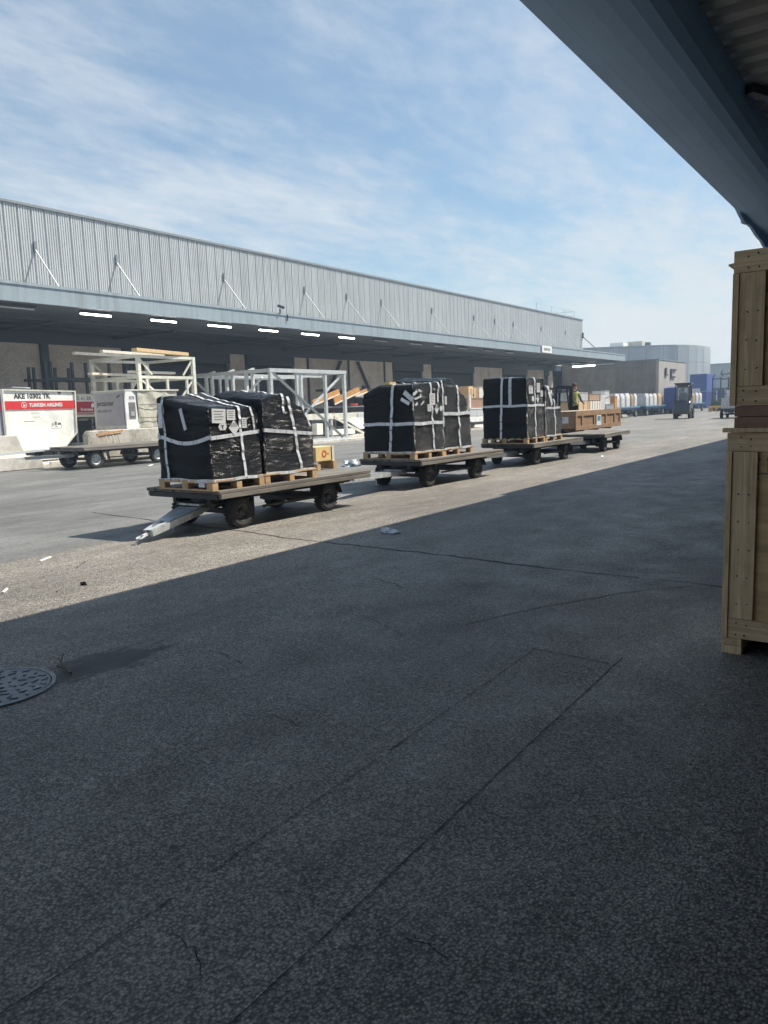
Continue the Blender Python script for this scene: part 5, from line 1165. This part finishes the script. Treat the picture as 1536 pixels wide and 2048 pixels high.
# ================================================================ BLUE DOLLIES WITH FILM WRAPPED STACKS
def dolly(label, x, y, l_):
    t = thing('blue_dolly', label, 'dolly', (x, y, 0), 0, 'blue dollies in a train')
    BX('deck', M['bluelight'], t, 0, l_, 0, 2.2, .88, 1.0, .01); BX('side_member', M['blue'], t, .1, l_ - .1, .1, .2, .70, .878); BX('side_member', M['blue'], t, .1, l_ - .1, 2.0, 2.1, .70, .878)
    for xx_ in (.8, l_ - .9):
        BX('axle', M['chassis'], t, xx_ - .05, xx_ + .05, .25, 1.95, .28, .38); BX('axle_stand', M['chassis'], t, xx_ - .15, xx_ + .15, .9, 1.3, .38, .87)
        wheel(t, xx_, .2, .33, .2, 'rim_grey'); wheel(t, xx_, 2.0, .33, .2, 'rim_grey')
    MB().beam((-.9, 1.1, .45), (.0, 1.1, .8), .10).build('drawbar', M['chassis'], t)
DY = 22.3; KX = lambda kv: kv * DY
dol = [(3.03, 3.36), (3.45, 3.78), (3.87, 4.19), (4.27, 4.58)]
ordd = ['leftmost', 'second', 'third', 'rightmost']
for i, (a, b) in enumerate(dol): dolly(ordd[i] + ' blue dolly in the train parked before the annex', KX(a), DY, KX(b) - KX(a))
stk_i = {}; rnd = random.Random(11)
fs_me = {}
def film_stack(x, l_, h_, m, lab, grp):
    t = thing('film_wrapped_stack' if m != 'cardboard' else 'carton_stack', lab, 'wrapped stack' if m != 'cardboard' else 'carton stack', (x, DY + .05, 1.01), 0, grp)
    mb = MB(); nI = 12; vs = []
    for j, z in enumerate((0, .3, .6, .9, 1.0)):
        for i in range(nI):
            a = 2 * math.pi * i / nI; ex = .5; cx_ = math.copysign(abs(math.cos(a)) ** ex, math.cos(a)); cy_ = math.copysign(abs(math.sin(a)) ** ex, math.sin(a))
            f = (1 if j < 3 else (.97 if j == 3 else .86)); vs.append((l_ / 2 + cx_ * l_ / 2 * f, 1.0 + cy_ * .95 * f, z * h_))
    k = nI; mb.add(vs, [(j * k + i, j * k + (i + 1) % k, (j + 1) * k + (i + 1) % k, (j + 1) * k + i) for j in range(4) for i in range(k)] + [tuple(range(4 * k, 5 * k))])
    mb.build('load', M[m], t, smooth=True)
    BX('top_cap', M['film'] if m != 'cardboard' else M['cardboard'], t, l_ * .12, l_ * .88, .2, 1.8, h_ - .03, h_ + .06, .02)
lay = [(3.05, 3.115, 'film'), (3.12, 3.18, 'film'), (3.185, 3.25, 'film'), (3.255, 3.29, 'cardboard'), (3.30, 3.345, 'film'), (3.46, 3.52, 'film'), (3.525, 3.585, 'film'), (3.59, 3.65, 'film'), (3.655, 3.73, 'cardboard'), (3.88, 3.95, 'film'), (3.955, 4.02, 'film'), (4.03, 4.10, 'film'), (4.30, 4.38, 'cardboard'), (4.385, 4.46, 'film'), (4.465, 4.54, 'film')]
for i, (a, b, m_) in enumerate(lay):
    d_ = 0 if a < 3.4 else 1 if a < 3.8 else 2 if a < 4.2 else 3
    lb = ('brown carton stack on the ' if m_ == 'cardboard' else 'clouded film wrapped stack on the ') + ordd[d_] + ' blue dolly'
    if m_ != 'cardboard':
        stk_i[d_] = stk_i.get(d_, 0) + 1; lb = ['nearest', 'second', 'third', 'fourth'][stk_i[d_] - 1] + ' ' + lb
    film_stack(KX(a), KX(b) - KX(a) - .05, 1.12 + rnd.uniform(-.05, .07), m_, lb, None if m_ == 'cardboard' else 'film wrapped stacks on the ' + ordd[d_] + ' blue dolly')

# ================================================================ BLUE CONTAINERS, LIFT TRUCKS, RIGHT EDGE
def bluebox(label, x, y, z, l_, w_, h_):
    t = thing('blue_container', label, 'container', (x, y, z), 0, 'blue containers at the end of the yard')
    BX('body', M['blue'], t, .05, l_ - .05, .05, w_, .05, h_ - .05)
    n_ = max(3, int(l_ / .55))
    for i in range(n_): xx_ = .15 + (l_ - .4) * i / n_; BX('rib', M['blue'], t, xx_, xx_ + .22, .0, .047, .15, h_ - .15)
    for z_ in (0, h_ - .13): BX('edge_rail', M['blue'], t, 0, l_, -.02, .046, z_, z_ + .13)
    for xx_ in (0, l_ - .15): BX('corner_post', M['blue'], t, xx_, xx_ + .15, -.018, .045, .135, h_ - .135)
    return t
bluebox('ribbed lower blue container at the end of the yard', 122.4, 26.6, .02, 6.1, 2.44, 2.56)
ub = thing('blue_container', 'smooth upper blue container on top of the ribbed one', 'container', (122.4, 26.6, 2.60), 0, 'blue containers at the end of the yard')
BX('body', M['blue'], ub, 0, 6.1, 0, 2.44, 0, 2.56, .02); BX('recess_panel', M['blue'], ub, -.03, -.003, .7, 1.7, .9, 1.7)
for z_ in (.0, 2.44): BX('edge_rail', M['blue'], ub, -.02, -.002, .1, 2.34, z_, z_ + .12)
bluebox('distant blue container seen between the lift masts and the crates', 130.0, 25.6, .02, 6.1, 2.44, 2.9)
nt_ = thing('notice_board', 'pale blue notice leaning before the blue containers', 'notice', (112.0, 25.2, 0)); BX('sheet', M['paper'], nt_, 0, .05, 0, 1.3, 2.0, 2.9); BX('post', M['galv'], nt_, .06, .12, .1, .16, 0, 2.4); BX('post', M['galv'], nt_, .06, .12, 1.1, 1.16, 0, 2.4)
bt = thing('blue_tug', 'dark blue tug cab just left of the distant forklift', 'tug', (84.5, 21.55, 0)); BX('body', M['blue'], bt, 0, 3.2, 0, 1.2, .45, 1.3, .05); MB().prism([(.0, 1.3), (.15, 2.75), (1.7, 2.9), (2.0, 1.3)], .02, 1.18).build('cab', M['blue'], bt, bevel=.08); BX('window', M['glass'], bt, .4, 1.6, .0, .017, 1.6, 2.4)
for x in (.5, 2.6): wheel(bt, x, .1, .3, .2); wheel(bt, x, 1.1, .3, .2)
def lifttruck(label, x, y, hh, m):
    t = thing('lift_truck', label, 'lift truck', (x, y, 0), 0, 'parked lift trucks with raised masts')
    MB().prism([(0, .4), (-.1, 1.0), (.4, 1.5), (1.6, 1.5), (1.9, 1.0), (1.9, .4)], -.7, .7).build('body', M[m], t, bevel=.06)
    for yy in (-.45, .45):
        BX('mast_upright', M['steel_dark'], t, -.45, -.30, yy - .07, yy + .07, .2, hh); BX('guard_post', M['steel_dark'], t, .5, .58, yy - .04, yy + .04, 1.5, 2.6); BX('guard_post', M['steel_dark'], t, 1.6, 1.68, yy - .04, yy + .04, 1.5, 2.6)
        wheel(t, .3, yy * 1.5, .36, .24); wheel(t, 1.5, yy * 1.5, .36, .24)
        MB().beam((-.38, yy, hh), (-.1, yy * .7, hh + .35), .12).build('chain_head', M['steel_dark'], t)
    for z in (.6, hh * .5, hh - .2): BX('mast_crossbar', M['steel_dark'], t, -.44, -.31, -.375, .375, z, z + .12)
    BX('overhead_guard', M[m], t, .4, 1.75, -.6, .6, 2.61, 2.7)
    BX('lift_ram', M['white'], t, -.29, -.22, -.05, .05, 1.2, 2.4)
lifttruck('green lift truck with tall mast right of the blue containers', 98.0, 20.1, 3.9, 'green')
lifttruck('second green lift truck with tall mast close to the crates', 100.0, 19.6, 3.9, 'green')
lifttruck('far green lift truck between the other two', 104.5, 20.5, 4.6, 'machine')
ys = thing('yellow_trestle', 'low yellow trestle on the ground right of the distant forklift', 'trestle', (93.0, 19.0, 0))
BX('top_beam', M['yellow'], ys, 0, 1.2, -.7, 1.0, .42, .62, .01)
for x in (0, 1.0):
    for y in (-.65, .1, .8): BX('leg', M['yellow'], ys, x, x + .2, y, y + .18, 0, .418)
BX('planks', M['timber'], ys, .1, 1.0, -.9, -.72, .45, .7); 
trailer('flat cart loaded with wrapped goods half hidden by the crates', (61.6, 11.75, 0), 0.0, (-1.2, .1, .4), Ld=3.6, Wd=1.7, h=.72, r=.30, group='carts parked along the apron', name='flat_cart', bright=False)
simple_box('pale wrapped goods on the flat cart half hidden by the crates', 61.7, 11.15, .74, 1.4, 1.2, .75, 'film', cat='wrapped goods', name='wrapped_goods', grp='goods on the half hidden cart'); simple_box('taller grey green wrapped goods on the half hidden flat cart', 63.2, 11.0, .74, 1.6, 1.3, 1.35, 'galv', cat='wrapped goods', name='wrapped_goods', grp='goods on the half hidden cart')

# ================================================================ LITTER
def crumple(label, name, x, y, sx_, sy_, sz_, m, seed, cat='litter', z=0.004):
    bm = bmesh.new(); bmesh.ops.create_icosphere(bm, subdivisions=3, radius=1)
    for v in bm.verts:
        n_ = noise.noise(v.co * 2.3 + Vector((seed, 0, 0))) * .7 + abs(noise.noise(v.co * 5 + Vector((seed, 3, 0)))) * .6
        v.co *= (.75 + n_); v.co.x *= sx_; v.co.y *= sy_; v.co.z = max(-.1, v.co.z) * sz_
    me = bpy.data.meshes.new(name); bm.to_mesh(me); bm.free(); me.materials.append(M[m]); o = bpy.data.objects.new(name, me); COL.objects.link(o); o.location = (x, y, z + sz_ * .1)
    o.rotation_euler = (0, 0, seed); tag(o, label, cat); return o
crumple('crumpled clear plastic film lying just inside the shade', 'plastic_film', 7.98, 5.57, .16, .09, .05, 'litter', 1.3)
crumple('crumpled pale plastic sheet on the road behind the nearest trailer', 'plastic_sheet', 17.1, 13.2, .38, .25, .16, 'litter', 4.1)
tag(MB().beam((4.66, 8.12, .008), (4.86, 8.23, .010), .025, .012).build('white_strip', M['white']), 'thin white strip lying on the seam between the two asphalt surfaces', 'litter')
crumple('small dark lump of rubber on the sunlit asphalt', 'rubber_lump', 4.18, 6.55, .035, .02, .025, 'tar', 2.2)
tag(MB().beam((3.60, 6.95, .01), (3.70, 7.06, .012), .018, .012).build('white_scrap', M['white']), 'small white scrap near the left edge on the sunlit asphalt', 'litter')
tag(MB().beam((3.88, 6.52, .006), (3.98, 6.60, .006), .012, .008).build('dark_twig', M['stick']), 'thin dark twig on the sunlit asphalt near the left edge', 'twig')
tag(MB().beam((15.6, 20.3, .01), (16.0, 20.6, .012), .06, .02).build('white_scrap', M['white']), 'white scrap on the road in front of the grey flat cart', 'litter')
tag(MB().beam((21.3, 7.4, .01), (21.9, 7.6, .012), .05, .02).build('white_scrap', M['paper']), 'pale scrap on the asphalt beyond the third trailer', 'litter')

# loose grit on the near asphalt
gm = MB(); rnd = random.Random(42)
for i in range(1500):
    x = rnd.uniform(.6, 8.5); y = rnd.uniform(.3, 8.2); r_ = rnd.uniform(.0015, .0045) * (1.6 if rnd.random() < .06 else 1)
    if noise.noise(Vector((x * .8, y * .8, 2))) < -.15: continue
    a = rnd.uniform(0, 6.28); pts = [(x + r_ * rnd.uniform(.7, 1.4) * math.cos(a + k_ * 1.571), y + r_ * rnd.uniform(.7, 1.4) * math.sin(a + k_ * 1.571)) for k_ in range(4)]
    gm.add([(p[0], p[1], 0) for p in pts] + [(x + r_ * .2, y, r_ * rnd.uniform(.7, 1.3))], [(0, 1, 4), (1, 2, 4), (2, 3, 4), (3, 0, 4)])
tag(gm.build('grit', M['grit']), kind='stuff')

# ================================================================ HAZE
hz_ = MB().box(-320, 920, -320, 920, -1.0, 13.2).build('haze', [])
hm_ = bpy.data.materials.new('haze air'); hm_.use_nodes = True; tn = hm_.node_tree
for n_ in list(tn.nodes): tn.nodes.remove(n_)
pv = tn.nodes.new('ShaderNodeVolumePrincipled'); ou = tn.nodes.new('ShaderNodeOutputMaterial'); tn.links.new(pv.outputs[0], ou.inputs['Volume'])
pv.inputs['Color'].default_value = (0.62, 0.80, 1.0, 1); pv.inputs['Density'].default_value = 0.0016; pv.inputs['Anisotropy'].default_value = 0.0
hz_.data.materials.append(hm_); hz_['kind'] = 'stuff'
